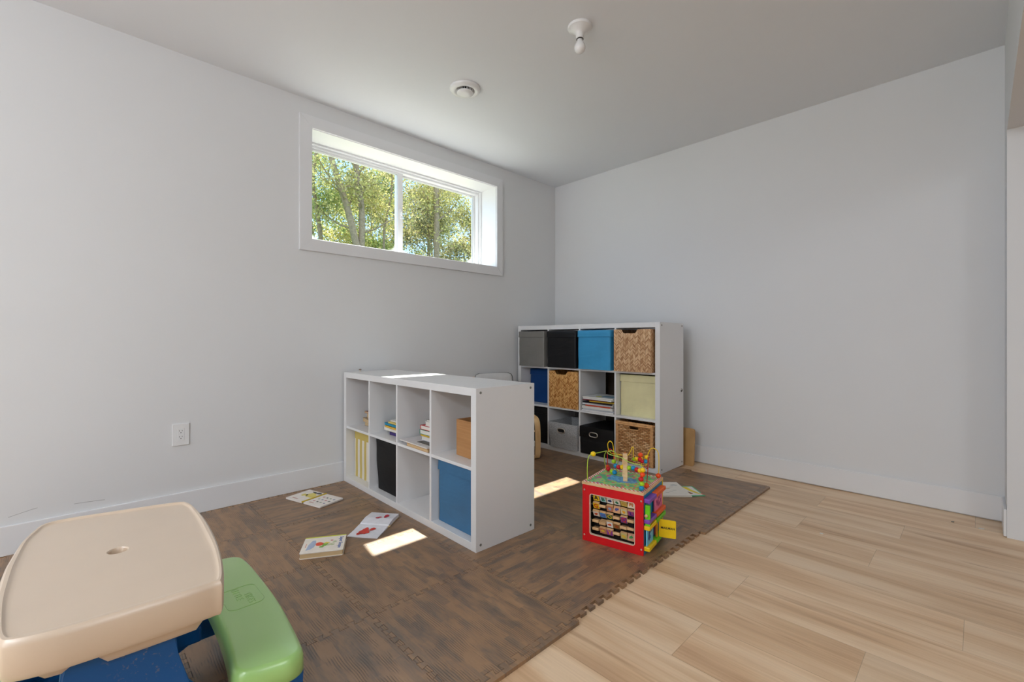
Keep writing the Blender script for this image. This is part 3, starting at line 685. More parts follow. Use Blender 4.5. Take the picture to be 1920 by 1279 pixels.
book('thick white board book, second from the bottom, second upper cell', S1, X + .022, .088, zc + .0175, .26, .19, .021, (222, 220, 212), 0, gc2)
book('yellow and orange book in the middle of the stack, second upper cell', S1, X + .056, .082, zc + .039, .22, .18, .012, (226, 178, 50), -.05, gc2, spine='f')
book('turquoise-spined book in the second upper cell', S1, X + .036, .088, zc + .0515, .23, .18, .014, (16, 140, 180), -.02, gc2, spine='f')
book('yellow paper book near the top of the stack, second upper cell', S1, X + .080, .090, zc + .066, .19, .17, .011, (228, 204, 110), 0, gc2, spine='f')
book('thin white book on top of the stack, second upper cell', S1, X + .085, .100, zc + .0775, .19, .16, .008, (226, 224, 220), .05, gc2)
gc3 = 'books in the third upper cell of the low shelf'; X = x1[2]
book('wide brown-edged board book at the bottom of the third upper cell', S1, X + .098, .004, zc, .225, .22, .016, (190, 146, 100), -.01, gc3, pages='pages_edge')
book('floppy white magazine jutting to the shelf edge, third upper cell', S1, X + .010, .010, zc + .0165, .30, .22, .006, (212, 208, 208), -.02, gc3, cat='magazine', soft=True, name='magazine')
book('thin black booklet under the board books, third upper cell', S1, X + .16, .035, zc + .023, .16, .18, .004, (30, 28, 30), -.02, gc3, soft=True)
book('white board book with rounded corner, third upper cell', S1, X + .134, .080, zc + .0275, .19, .16, .022, (214, 214, 222), 0, gc3)
book('yellow board book in the third upper cell', S1, X + .128, .080, zc + .050, .19, .16, .009, (226, 184, 46), 0, gc3, spine='f')
book('green-covered board book, third upper cell', S1, X + .116, .080, zc + .0595, .20, .16, .026, (14, 128, 98), 0, gc3, spine='y')
book('red-covered board book standing out near the top, third upper cell', S1, X + .122, .080, zc + .088, .20, .16, .023, (206, 40, 50), 0, gc3, spine='y')
book('pale book lying across the top of the stack, third upper cell', S1, X + .165, .085, zc + .1115, .15, .15, .026, (228, 226, 222), 0, gc3)
book('small grey card book topmost in the third upper cell', S1, X + .186, .080, zc + .138, .12, .14, .012, (160, 160, 160), 0, gc3)
# magazines in the tall shelf
gm = 'magazines and thin books stacked in the tall shelf'; X = x2[2]; zc = z2[1] + .0008
mg = [((222, 222, 224), .010, .008, .315, .012, -.01, 'white magazine at the bottom of the stack in the tall shelf'),
      ((200, 206, 214), .022, .008, .300, .010, .03, 'pale blue-grey magazine second from the bottom in the tall shelf'),
      ((224, 224, 220), .012, .010, .305, .020, -.02, 'white book with a stapled fold low in the tall shelf stack'),
      ((206, 84, 58), .050, .006, .245, .010, .00, 'orange-red thin book in the middle of the tall shelf stack'),
      ((214, 218, 222), .015, .012, .300, .016, .02, 'silver-white thick magazine in the middle of the tall shelf stack'),
      ((30, 28, 40), .020, .006, .300, .010, -.04, 'dark-covered magazine in the upper half of the tall shelf stack'),
      ((206, 168, 50), .090, .006, .230, .009, .08, 'yellow-brown booklet poking out of the tall shelf stack'),
      ((110, 24, 36), .020, .006, .240, .008, .05, 'dark red booklet under the top magazines of the tall shelf stack'),
      ((226, 224, 220), .020, .014, .290, .012, -.06, 'white magazine just below the top of the tall shelf stack')]
for c, dx, dy, wd, th, rz, lab in mg:
    book(lab, S2, X + dx, dy, zc, wd, .25, th, c, rz, gm, cat='magazine', soft=True, name='magazine', spine='f'); zc += th + .0006
tm = book('white magazine with a blue and yellow picture on top of the tall shelf stack', S2, X + .015, .012, zc, .295, .25, .008, (224, 226, 226), .03, gm, cat='magazine', soft=True, name='magazine')
b = nb(); a_prism(b, blob(.20, .10, .06, 1.2, .9, 0, 3), .0081, .0086); obj('cover_picture', b, P((112, 158, 182), .4), tm)
b = nb(); a_prism(b, blob(.12, .07, .03, 1.1, .8, 0, 5), .0081, .0087); obj('cover_picture', b, P((206, 208, 92), .4), tm)

def quad_frame(p0, p1, p3):
    """frame with origin p0, x towards p1"""
    return math.atan2(p1[1] - p0[1], p1[0] - p0[0])
def flat(parent, polys, z, rgb, name='printed_picture', th=.0004):
    for p in polys:
        b = nb(); a_prism(b, p, z, z + th); obj(name, b, P(rgb, .45), parent)
# face-down open book near the left wall
yw = math.atan2(-2.488 + 2.58, .388 - .08)
t = thing('open_book', 'open board book lying face down by the left baseboard, yellow spine up', 'book', (.140, -2.735, ZM), yw)
b = nb(); a_prism(b, rrect(0, 0, .155, .170, .006), .002, .010, .0012); a_prism(b, rrect(.168, 0, .323, .170, .006), .002, .010, .0012); obj('cover', b, P((232, 226, 220), .35), t)
b = nb(); a_box(b, .004, .003, 0, .153, .167, .002); a_box(b, .170, .003, 0, .319, .167, .002); obj('pages', b, M['page'], t)
b = nb(); a_tube(b, [(.1615, -.002, .0105), (.1615, .172, .0105)], .0052, 10); obj('spine', b, P((206, 176, 58), .4), t, 60)
flat(t, [blob(.105, .105, .034, 1.0, 1.2, .3, 11), blob(.06, .09, .02, 1, 1, 0, 4)], .0101, (222, 206, 110))
flat(t, [blob(.120, .150, .016, 1.5, .8, .2, 12), blob(.085, .148, .012, 1.6, .8, -.2, 13)], .0106, (84, 88, 96))
flat(t, [rrect(.035, .020, .085, .028, .003)], .0101, (196, 150, 140)); flat(t, [rrect(.195, .020, .235, .028, .003)], .0101, (196, 150, 140))
rnd = random.Random(5)
dots = {k: [] for k in ((188, 70, 92), (90, 98, 92), (110, 140, 110), (120, 124, 160))}
for ix in range(4):
    for iy in range(3):
        dots[list(dots)[(ix + iy * 2) % 4]].append(blob(.205 + ix * .030, .050 + iy * .036, .0065, 1, 1, 0, ix * 7 + iy))
for c, ps in dots.items(): flat(t, ps, .0101, c)
# open book with red figures
pA, pB = (.928, -2.692), (.757, -2.470)
yw = math.atan2(pB[1] - pA[1], pB[0] - pA[0]) - PI / 2
t = thing('open_book', 'open board book with red figures lying face up beside the sun patch', 'book', (*pA, ZM + .0005), yw)
rings = []
prof = [(0, .003), (.070, .0045), (.128, .010), (.136, .0085), (.144, .013), (.20, .022), (.276, .019)]
b = nb(); up = [(yy, zz) for yy, zz in prof]; dn = [(.276, .004), (.144, .0), (.128, .0), (0, .0)]
poly = up + dn
Rm = Matrix(((0, 0, 1, 0), (1, 0, 0, 0), (0, 1, 0, 0), (0, 0, 0, 1)))
a_prism(b, poly, 0, .160, 0, Rm); obj('pages', b, P((222, 222, 228), .35), t)
b = nb(); a_prism(b, [(.138, -.0001), (.280, .0035), (.280, .0005), (.138, -.0004)], -.002, .162, 0, Rm); obj('cover', b, M['pages_edge'], t)
b = nb(); a_tube(b, [(.158, .130, .004), (.166, .142, .006)], .005, 8); obj('spine', b, M['pages_edge'], t, 60)
f1 = [blob(.065, .060, .026, .8, 1.5, .5, 21, amp=.5), blob(.095, .088, .014, 1, 1.1, 0, 22), blob(.048, .030, .012, 1, 1, 0, 23)]
for p in f1:
    b = nb(); a_prism(b, p, .0048, .0053); bmesh.ops.transform(b, matrix=Matrix.Rotation(.034, 4, 'X'), verts=b.verts); obj('printed_picture', b, P((206, 62, 52), .4), t)
for p in [blob(.075, .200, .012, 1.3, .8, .4, 31), blob(.110, .225, .015, .7, 1.5, .2, 32)]:
    b = nb(); a_prism(b, p, .0232, .0237); obj('printed_picture', b, P((190, 50, 66), .4), t)
# closed soup book
c0 = (1.011, -2.951); c1_ = (1.099, -2.793); ang = math.atan2(c1_[1] - c0[1], c1_[0] - c0[0])
t = thing('picture_book', 'thick white picture book with a tomato picture and yellow spine stripe', 'book', (*c0, ZM), ang)
wd, dp, th = .187, .170, .026
b = nb(); a_prism(b, rrect(0, 0, wd, dp, .008), th - .003, th, .0005); a_prism(b, rrect(0, 0, wd, dp, .008), 0, .003, .0005); a_box(b, .002, dp - .003, 0, wd - .002, dp, th); obj('cover', b, P((232, 224, 212), .35), t)
b = nb(); a_box(b, .003, .003, .003, wd - .003, dp - .003, th - .003); obj('pages', b, M['pages_edge'], t)
flat(t, [rrect(.001, dp - .010, wd - .001, dp, .002)], th + .0001, (206, 208, 70), 'spine_stripe')
flat(t, [[(.022, .030), (.040, .036), (.054, .060), (.058, .095), (.052, .130), (.038, .128), (.026, .085)]], th + .0001, (168, 182, 206))
flat(t, [blob(.074, .085, .017, 1, 1.15, 0, 41, amp=.12)], th + .0003, (222, 78, 42))
flat(t, [blob(.098, .078, .014, 1.2, 1, 0, 42), blob(.088, .055, .010, 1, 1, 0, 43)], th + .0002, (128, 176, 72))
flat(t, [blob(.106, .092, .010, 1.1, .8, .3, 44)], th + .0004, (226, 206, 90))
flat(t, [blob(.125, .070, .014, 1.1, .9, 0, 45), blob(.140, .095, .010, 1, 1, 0, 46)], th + .0002, (190, 196, 160))
flat(t, [rrect(.120, .110, .132, .120, .004)], th + .0002, (190, 90, 100))
text('Super Soupe', .024, P((108, 122, 168), .5), t, (.168, .085, th + .0004), (0, 0, -PI / 2), bold=.0004)
flat(t, [rrect(.014, .06, .017, .10, .001)], th + .0001, (222, 150, 130))
# books right of the cube
t = thing('open_book', 'open white book lying behind the activity cube', 'book', (1.768, -1.010, ZM), math.radians(46))
b = nb(); a_box(b, -.06, .0, 0, .172, .270, .006, .001); obj('cover', b, P((206, 200, 184), .4), t)
b = nb(); a_box(b, -.058, .002, .006, .168, .264, .014, .001); obj('pages', b, M['page'], t)
flat(t, [rrect(.02 + .03 * (i % 3), .05 + .022 * i, .045 + .03 * (i % 3), .053 + .022 * i, .001) for i in range(7)], .0141, (150, 146, 140))
flat(t, [blob(.125, .20, .016, 1.3, .8, 0, 51)], .0141, (176, 180, 182)); flat(t, [blob(.06, .13, .012, 1.4, .7, 0, 52)], .0141, (206, 186, 160))
t = thing('picture_book', 'thin green-bordered picture book with a yellow drawing, right of the open white book', 'book', (1.868, -.880, ZM), math.radians(49))
b = nb(); a_box(b, -.10, 0, 0, .100, .185, .005, .001); obj('cover', b, P((96, 178, 136), .4), t)
flat(t, [rrect(-.09, .008, .088, .172, .004)], .0051, (226, 222, 220))
flat(t, [[(.085, .028), (.062, .10), (.05, .168), (.020, .168), (.035, .09), (.070, .028)]], .0056, (226, 206, 62))
flat(t, [blob(.012, .055, .020, 1.1, 1.2, 0, 61)], .0056, (120, 84, 50)); flat(t, [blob(-.03, .13, .014, 1.5, .6, 0, 62)], .0056, (190, 160, 150))
flat(t, [[(.097, .004), (.097, .050), (.086, .030)]], .0061, (214, 110, 96))

# ------------------------------------------------------------------ activity cube
CUa = math.atan2(.058, .300); CU = Frame(1.770, -1.863, ZM, CUa)
cube = thing('activity_cube', 'wooden activity cube with red front, blue side and a bead maze on top', 'toy', tuple(CU.o), CUa)
W, D, HT = .306, .290, .277
RX = Matrix(((1, 0, 0, 0), (0, 0, 1, 0), (0, 1, 0, 0), (0, 0, 0, 1)))     # xy polygon -> xz plane, z -> y
def panel_hole(bm, x0, z0, x1_, z1_, hx0, hz0, hx1, hz1, y0, y1, r=.012):
    o = rrect(x0, z0, x1_, z1_, .002, 6); i_ = rrect(hx0, hz0, hx1, hz1, r, 6)
    R = loft(bm, [[(x, y0, z) for x, z in o], [(x, y0, z) for x, z in i_], [(x, y1, z) for x, z in i_], [(x, y1, z) for x, z in o], [(x, y0, z) for x, z in o]], False, False)
    bmesh.ops.remove_doubles(bm, verts=bm.verts, dist=1e-6)
b = nb(); panel_hole(b, 0, 0, W, HT, .037, .036, .267, .236, 0, .009); obj('front_panel', b, P((206, 10, 20), .5), cube)
b = nb(); o_ = rrect(.037, .036, .267, .236, .012, 6); i_ = rrect(.040, .039, .264, .233, .010, 6)
loft(b, [[(x, -.0006, z) for x, z in o_], [(x, -.0006, z) for x, z in i_], [(x, .011, z) for x, z in i_], [(x, .011, z) for x, z in o_], [(x, -.0006, z) for x, z in o_]], False, False); obj('window_edge', b, P((216, 196, 176), .5), cube)
for sx_, sz_ in ((.010, .028), (.296, .028), (.010, .250), (.296, .250)):
    b = nb(); a_lathe(b, [(.0045, 0), (.0042, .0012), (.002, .0016)], 12); bmesh.ops.transform(b, matrix=Matrix.Translation((sx_, 0, sz_)) @ Matrix.Rotation(PI / 2, 4, 'X'), verts=b.verts); obj('screw', b, M['metal'], cube, 40)
b = nb(); a_box(b, W - .009, .0092, 0, W, D - .009, HT); obj('right_panel', b, P((22, 140, 180), .5), cube)
b = nb(); a_box(b, 0, .0092, 0, .009, D - .009, HT); obj('left_panel', b, P((80, 170, 60), .5), cube)
b = nb(); a_box(b, -.001, D - .009, 0, W + .003, D, HT); obj('rear_panel', b, P((226, 190, 30), .5), cube)
b = nb(); a_box(b, .009, .0092, .004, W - .009, D - .009, .012); obj('base_board', b, M['maple'], cube)
b = nb(); a_box(b, .009, .060, .012, W - .009, .066, HT); obj('inner_panel', b, P((34, 22, 20), .7), cube)
# letter blocks on rods
cols, rows = 6, 5
lt = {(0, 0): ('A', (20, 20, 30), (226, 190, 40)), (1, 0): ('B', (20, 120, 80), (170, 206, 214)), (2, 0): ('pic', (26, 46, 100), (226, 222, 214)), (3, 0): ('pic', (40, 130, 90), (226, 222, 210)), (4, 0): ('pic', (196, 150, 70), (196, 176, 90)), (5, 0): ('M', (214, 130, 60), (222, 206, 180)),
      (0, 1): ('G', (180, 30, 30), (226, 186, 20)), (2, 1): ('pic', (140, 160, 190), (190, 120, 90)), (3, 1): ('pic', (40, 50, 120), (196, 140, 96)), (4, 1): ('pic', (222, 160, 40), (206, 196, 160)), (5, 1): ('L', (50, 40, 140), (160, 70, 130)),
      (0, 2): ('pic', (196, 80, 40), (222, 210, 196)), (1, 2): ('M', (90, 110, 190), (70, 150, 206)), (2, 2): ('O', (222, 196, 40), (20, 80, 70)), (4, 2): ('Q', (190, 60, 40), (110, 50, 140)),
      (2, 3): ('pic', (214, 90, 50), (226, 224, 220)), (3, 3): ('pic', (170, 70, 30), (150, 110, 60)), (1, 4): ('pic', (222, 186, 60), (190, 120, 90)), (2, 4): ('Y', (226, 160, 40), (150, 70, 150)), (4, 4): ('pic', (222, 180, 50), (200, 186, 120)), (5, 4): ('pic', (30, 130, 50), (196, 140, 110))}
pw = .0355; ph = .0385
for r_ in range(rows):
    zc = .214 - r_ * ph
    b = nb(); a_tube(b, [(.011, .030, zc), (W - .011, .030, zc)], .0022, 8); obj('rod', b, M['metal'], cube, 40)
    for c_ in range(cols):
        xc = .0625 + c_ * pw; rot = random.Random(r_ * 10 + c_).choice([.35, .5, -.35, .3]) if (c_, r_) in lt else random.Random(r_ * 3 + c_).choice([1.25, 1.4, 1.75])
        b = nb(); a_box(b, -.0168, -.0065, -.0168, .0168, .0065, .0168, .0015, 2)
        k = obj('letter_block', b, M['beech'], cube, 0, (xc, .030, zc), (rot, 0, 0))
        if (c_, r_) in lt:
            s, fg, bgc = lt[(c_, r_)]
            b = nb(); a_box(b, -.0150, -.0071, -.0150, .0150, -.0064, .0150); obj('printed_face', b, P(bgc, .45), k)
            if s == 'pic':
                b = nb(); a_prism(b, blob(0, 0, .0078, 1.1, .9, 0, c_ * 9 + r_, amp=.3), 0, .0004, 0, Matrix.Translation((0, -.0078, 0)) @ RX); obj('printed_picture', b, P(fg, .45), k)
            else:
                text(s, .030, P(fg, .45), k, (0, -.0076, 0), (PI / 2, 0, 0), 'letter', bold=.0008)
# wooden top with printed playfield
b = nb(); a_box(b, -.003, -.003, HT, W + .003, D + .003, HT + .013, .0012, 2); top = obj('top_board', b, M['maple'], cube)
zt = HT + .013
def playfield():
    t = NT('printed_playfield'); v = t.coord(); x, y, z = t.xyz(v)
    n = t.noise(v, 24, 2, .5, .6); n2 = t.noise(t.comb(y, x, 3.0), 34, 2)
    col = t.ramp(n, [(.0, s2l(86, 176, 120)), (.48, s2l(128, 200, 132)), (.52, s2l(168, 206, 96)), (.60, s2l(110, 190, 150)), (.68, s2l(222, 206, 120)), (.72, s2l(120, 196, 130))], 'CONSTANT')
    col = t.mix(t.ramp(n2, [(.56, (0, 0, 0, 1)), (.57, (1, 1, 1, 1))]), col, s2l(226, 110, 80))
    col = t.mix(t.ramp(n2, [(.62, (0, 0, 0, 1)), (.63, (1, 1, 1, 1))]), col, s2l(170, 100, 170))
    rr = t.m_('ADD', t.m_('POWER', t.m_('DIVIDE', t.m_('SUBTRACT', x, .155), .085), 2.0), t.m_('POWER', t.m_('DIVIDE', t.m_('SUBTRACT', y, .135), .055), 2.0))
    rr = t.m_('ADD', rr, t.m_('MULTIPLY', t.m_('SUBTRACT', t.noise(v, 20, 2), .5), 1.6))
    lake = t.m_('LESS_THAN', rr, .8)
    col = t.mix(lake, col, t.ramp(t.noise(v, 60, 2), [(.4, s2l(40, 120, 190)), (.6, s2l(110, 180, 214))]))
    ex = t.m_('MINIMUM', t.m_('MINIMUM', t.m_('SUBTRACT', x, .003), t.m_('SUBTRACT', W - .003, x)), t.m_('MINIMUM', t.m_('SUBTRACT', y, .003), t.m_('SUBTRACT', D - .003, y)))
    bd = t.m_('LESS_THAN', ex, .012)
    st = t.m_('LESS_THAN', t.m_('MODULO', t.m_('ADD', t.m_('ADD', x, y), .5), .020), .010)
    col = t.mix(bd, col, t.mix(st, s2l(232, 226, 222), s2l(214, 66, 66)))
    return t.fin(col, .4, .4)
b = nb(); a_box(b, .002, .002, zt, W - .002, D - .002, zt + .0006); obj('printed_playfield', b, playfield(), cube)
zt += .0006
GRN, YEL, RED, ORG, BLU, LIM = (150, 196, 20), (240, 200, 10), (196, 16, 34), (232, 78, 20), (20, 140, 186), (160, 204, 30)
def wire(pts, rgb, r=.0022):
    b = nb(); a_tube(b, catmull(pts, 8), r, 8); return obj('maze_wire', b, P(rgb, .35), cube, 60)
def bead(p, rgb, r=.0125):
    b = nb(); a_sphere(b, (0, 0, 0), r, (1, 1, .95), 18, 10); return obj('bead', b, P(rgb, .35), cube, 60, p)
wire([(.017, .020, zt), (.016, .021, .36), (.018, .03, .405), (.030, .045, .418), (.055, .11, .420), (.060, .16, .416), (.045, .185, .404), (.030, .20, .380), (.022, .22, .34), (.020, .245, zt)], (176, 206, 70))
bead((.033, .052, .4185), YEL, .0135)
wire([(.022, .262, zt), (.020, .262, .36), (.022, .258, .385), (.040, .25, .405), (.060, .235, .398), (.074, .22, .375), (.078, .21, .350), (.090, .195, .338), (.105, .18, .340), (.130, .16, .345), (.165, .14, .352), (.215, .11, .362), (.250, .085, .365), (.285, .055, .340), (.285, .045, .315), (.284, .032, zt)], RED)
for p, c_ in (((.020, .262, zt + .0125), ORG), ((.036, .236, zt + .010), RED), ((.072, .200, zt + .012), LIM), ((.092, .185, zt + .014), BLU)): bead(p, c_, .0125)
for p, c_ in (((.076, .214, .352), LIM), ((.096, .19, .338), BLU), ((.122, .165, .341), RED), ((.150, .145, .350), YEL), ((.196, .118, .360), LIM), ((.221, .107, .365), BLU), ((.245, .088, .366), RED), ((.268, .068, .370), YEL)): bead(p, c_, .0122)
for z_, c_ in ((.394, YEL), (.368, YEL), (.346, ORG), (.324, RED), (.303, LIM)): pass
for i_, c_ in enumerate((YEL, ORG, RED, LIM, BLU)):
    z_ = .383 - i_ * .0205; bead((.290 - .006 * (1 if i_ == 2 else 0) , .040 - .004 * i_, max(zt + .012, z_)), c_, .0122)
wire([(.080, .235, zt), (.090, .225, .33), (.100, .215, .37), (.090, .20, .402), (.070, .19, .412), (.058, .175, .404), (.075, .16, .400), (.120, .13, .404), (.165, .11, .404), (.190, .10, .396), (.230, .095, .390), (.262, .085, .392), (.276, .070, .384), (.288, .048, .37), (.290, .034, .33), (.288, .026, zt)], (176, 206, 90))
wire([(.075, .262, zt), (.066, .250, .36), (.066, .235, .41), (.068, .215, .445), (.058, .205, .458), (.046, .205, .440), (.048, .215, .405), (.065, .22, .390), (.100, .23, .388), (.135, .24, .384), (.150, .245, .400), (.160, .25, .425), (.166, .255, .430), (.166, .255, .395), (.170, .255, .372), (.190, .25, .372), (.215, .25, .385), (.212, .25, .345), (.235, .262, .350), (.240, .264, .400), (.255, .265, .432), (.275, .265, .436), (.292, .265, .418), (.297, .263, .37), (.294, .262, zt)], (236, 196, 30))
bead((.294, .262, zt + .0125), ORG, .0130); bead((.206, .25, .398), ORG, .0125); bead((.204, .25, .374), RED, .0125); bead((.232, .257, .366), BLU, .011); bead((.234, .262, .388), YEL, .011); bead((.186, .25, .374), YEL, .0115); bead((.172, .252, .370), LIM, .0105); bead((.215, .252, .365), RED, .0105)
wire([(.295, .075, zt), (.298, .085, .36), (.296, .10, .41), (.286, .13, .425), (.274, .16, .40), (.268, .18, .365), (.255, .20, .345), (.235, .225, .350), (.220, .25, zt)], (170, 40, 30))
bead((.295, .075, zt + .0125), ORG, .0130)
# wooden arch in the middle
arc = [(.140, .165, zt)] + [(.140, .165, zt + .10)] + [(.151 - .0, .165 - .018 * (1 - math.cos(a)), zt + .105 + .022 * math.sin(a)) for a in ()] 
b = nb(); side = Vector((.0, 1, 0))
for xx, yy in ((.142, .190), (.160, .108)): pass
path = catmull([(.144, .186, zt - .001), (.144, .186, zt + .085), (.148, .178, zt + .108), (.160, .152, zt + .126), (.171, .128, zt + .118), (.175, .119, zt + .100), (.176, .117, zt - .001)], 8)
a_ribbon(b, path, .021, .0065, Vector((.96, .28, 0)).normalized()); obj('wooden_arch', b, M['maple'], cube, 30)
b = nb(); a_tube(b, catmull([(.144, .191, zt + .088), (.148, .183, zt + .112), (.160, .153, zt + .1305)], 6), .0035, 8); obj('printed_arch_strip', b, P((222, 130, 60), .4), cube, 60)
# sliding doors on the right side
def side_door(y0, y1, z0, z1_, bar, board, bname, decor=None, open_=False, pat=None):
    x0 = W + .0002
    for z_ in (z0, z1_ - .020):
        b = nb(); a_box(b, x0, y0, z_, x0 + .028, y1, z_ + .020, .004, 2); obj('door_rail', b, P(bar, .4), cube)
    if board:
        b = nb(); a_box(b, x0 + .006, y0 + .010, z0 + .020, x0 + .013, y1 - .010, z1_ - .020, .001); k = obj('sliding_door', b, P(board, .45), cube)
        if pat:
            b = nb(); rn = random.Random(int(y0 * 1000) + 3)
            RY = Matrix(((0, 0, 1, 0), (1, 0, 0, 0), (0, 1, 0, 0), (0, 0, 0, 1)))
            for _ in range(9): a_prism(b, blob(rn.uniform(y0 + .03, y1 - .03), rn.uniform(z0 + .035, z1_ - .035), .008, 1, 1, 0, rn.randint(0, 99)), 0, .0005, 0, Matrix.Translation((x0 + .0131, 0, 0)) @ RY)
            obj('printed_picture', b, P(pat, .4), k)
side_door(.118, .256, .146, .262, (236, 96, 20), (222, 110, 150), 'a', pat=(150, 40, 110))
side_door(.006, .110, .148, .262, (126, 70, 170), None, 'b')
b = nb(); a_box(b, W + .004, .012, .128, W + .026, .026, .232, .002); obj('sliding_door', b, P((110, 206, 30), .4), cube)
b = nb(); a_box(b, W + .0006, .030, .168, W + .003, .100, .242); obj('printed_picture', b, P((30, 120, 170), .4), cube)
b = nb(); a_sphere(b, (W + .012, .004, .186), .0075); obj('door_knob', b, M['maple'], cube, 60)
side_door(.006, .110, .022, .138, (236, 196, 20), (110, 190, 220), 'c', pat=(40, 80, 150))
side_door(.118, .256, .022, .138, (110, 196, 30), None, 'd')
b = nb(); a_box(b, W + .0006, .130, .045, W + .003, .246, .115); obj('printed_picture', b, P((40, 90, 140), .4), cube)
b = nb(); a_box(b, W + .012, .140, .042, W + .020, .150, .118, .001); obj('hinge_post', b, P((226, 150, 40), .4), cube)
for i_, c_ in enumerate(((206, 60, 60), (222, 186, 60))):
    b = nb(); a_box(b, W + .003, .150 + i_ * .03, .046, W + .006, .164 + i_ * .03, .112); obj('printed_picture', b, P(c_, .4), cube)
b = nb(); a_prism(b, rrect(0, 0, .078, .085, .005), -.003, .003, .001, mat=RX)
dk = obj('swinging_door', b, P((240, 200, 20), .4), cube, 0, (W + .022, .160, .040), (0, 0, .22))
text('MAILMAN', .0145, P((40, 34, 24), .5), dk, (.041, -.0034, .046), (PI / 2, 0, 0), bold=.0004, depth=.0003)

# ------------------------------------------------------------------ play table with benches
tb = thing('play_table', 'beige plastic toddler picnic table with blue legs and green benches', 'table', (1.69, -3.60, 0))
TX, TY = 1.69, -3.60
meas = [(2.016, -3.751), (2.031, -3.701), (2.037, -3.633), (2.040, -3.556), (2.038, -3.469), (2.025, -3.448), (1.9, -3.426), (1.77, -3.414), (1.632, -3.409), (1.5, -3.413), (1.434, -3.422), (1.404, -3.446), (1.370, -3.573), (1.346, -3.697), (1.358, -3.738), (1.4, -3.754), (1.471, -3.771), (1.576, -3.782), (1.667, -3.788), (1.80, -3.787), (1.92, -3.778), (1.995, -3.768)]
ol = [Vector((p[0] - TX, p[1] - TY)) for p in catmull([(x, y, 0) for x, y in meas], 5, True)]
def ins(pts, d):
    return [tuple(p) for p in inset([tuple(p) for p in pts], d)]
def orient_ccw(pts):
    a = sum(pts[i - 1][0] * pts[i][1] - pts[i][0] * pts[i - 1][1] for i in range(len(pts)))
    return pts if a > 0 else pts[::-1]
ol = orient_ccw([tuple(p) for p in ol]); n = len(ol)
a0 = math.atan2(ol[0][1], ol[0][0])
hole = [(.018 * math.cos(math.atan2(p[1], p[0])) + .005, .018 * math.sin(math.atan2(p[1], p[0]))) for p in ol]
Z = lambda pts, z: [(x, y, z) for x, y in pts]
b = nb()
scl = lambda s: [(x * s, y * s) for x, y in ol]
rad = lambda pts, d: [(x * (1 - d / math.hypot(x, y) * 1.35), y * (1 - d / math.hypot(x, y) * 1.35)) for x, y in pts]
rings = [Z(rad(ol, .016), .428), Z(rad(ol, .004), .430), Z(rad(ol, .0), .440), Z(ol, .490), Z(rad(ol, .0015), .497), Z(rad(ol, .005), .5015), Z(rad(ol, .010), .5015), Z(rad(ol, .0135), .498), Z(rad(ol, .016), .497), Z(rad(ol, .022), .497),
         Z([(x * .5, y * .5) for x, y in ol], .497), Z([(x * 1.15, y * 1.15) for x, y in hole], .497), Z(hole, .494), Z(hole, .45)]
loft(b, rings, False, True)
obj('tabletop', b, M['beige'], tb, 35)
# lower skirt with the scalloped lip
b = nb()
def lip(x, y):
    if x > .2:
        if -.125 < y < -.085: return .408
        if -.035 < y < .115: return .402
    if x < -.2 and -.06 < y < .1: return .404
    return .416
sk = rad(ol, .016)
loft(b, [Z(sk, .432), [(x * .985, y * .985, lip(x, y) + .008) for x, y in sk], [(x * .965, y * .965, lip(x, y)) for x, y in sk], [(x * .9, y * .9, .418) for x, y in sk]], False, True)
obj('underside_skirt', b, M['beige'], tb, 40)
# blue end frames
def end_frame(x0, sgn):
    pts = [(.0, .425), (.080, .425), (.090, .33), (.108, .24), (.150, .185), (.200, .165), (.250, .170), (.290, .200), (.335, .205), (.342, .19), (.338, .10), (.346, .0), (.285, .0), (.275, .055), (.250, .085), (.180, .085), (.130, .06), (.110, .0), (.0, .0)]
    full = pts + [(-x, z) for x, z in pts[::-1]][1:-1]
    b = nb(); RYm = Matrix(((0, 0, 1, 0), (1, 0, 0, 0), (0, 1, 0, 0), (0, 0, 0, 1)))
    full = orient_ccw(full)
    a_prism(b, full, -.028, .028, .007, Matrix.Translation((x0, -.008, ZM)) @ Matrix.Shear('XY', 4, (0, 0)) @ RYm, 3)
    return obj('end_frame', b, M['blue_plastic'], tb, 40)
end_frame(.262, 1); end_frame(-.225, -1)
b = nb(); a_box(b, -.20, -.055, .165, .235, .040, .225, .012, 3); a_box(b, -.20, -.20, .10, -.17, .20, .15, .008, 2); obj('cross_beam', b, M['blue_plastic'], tb)
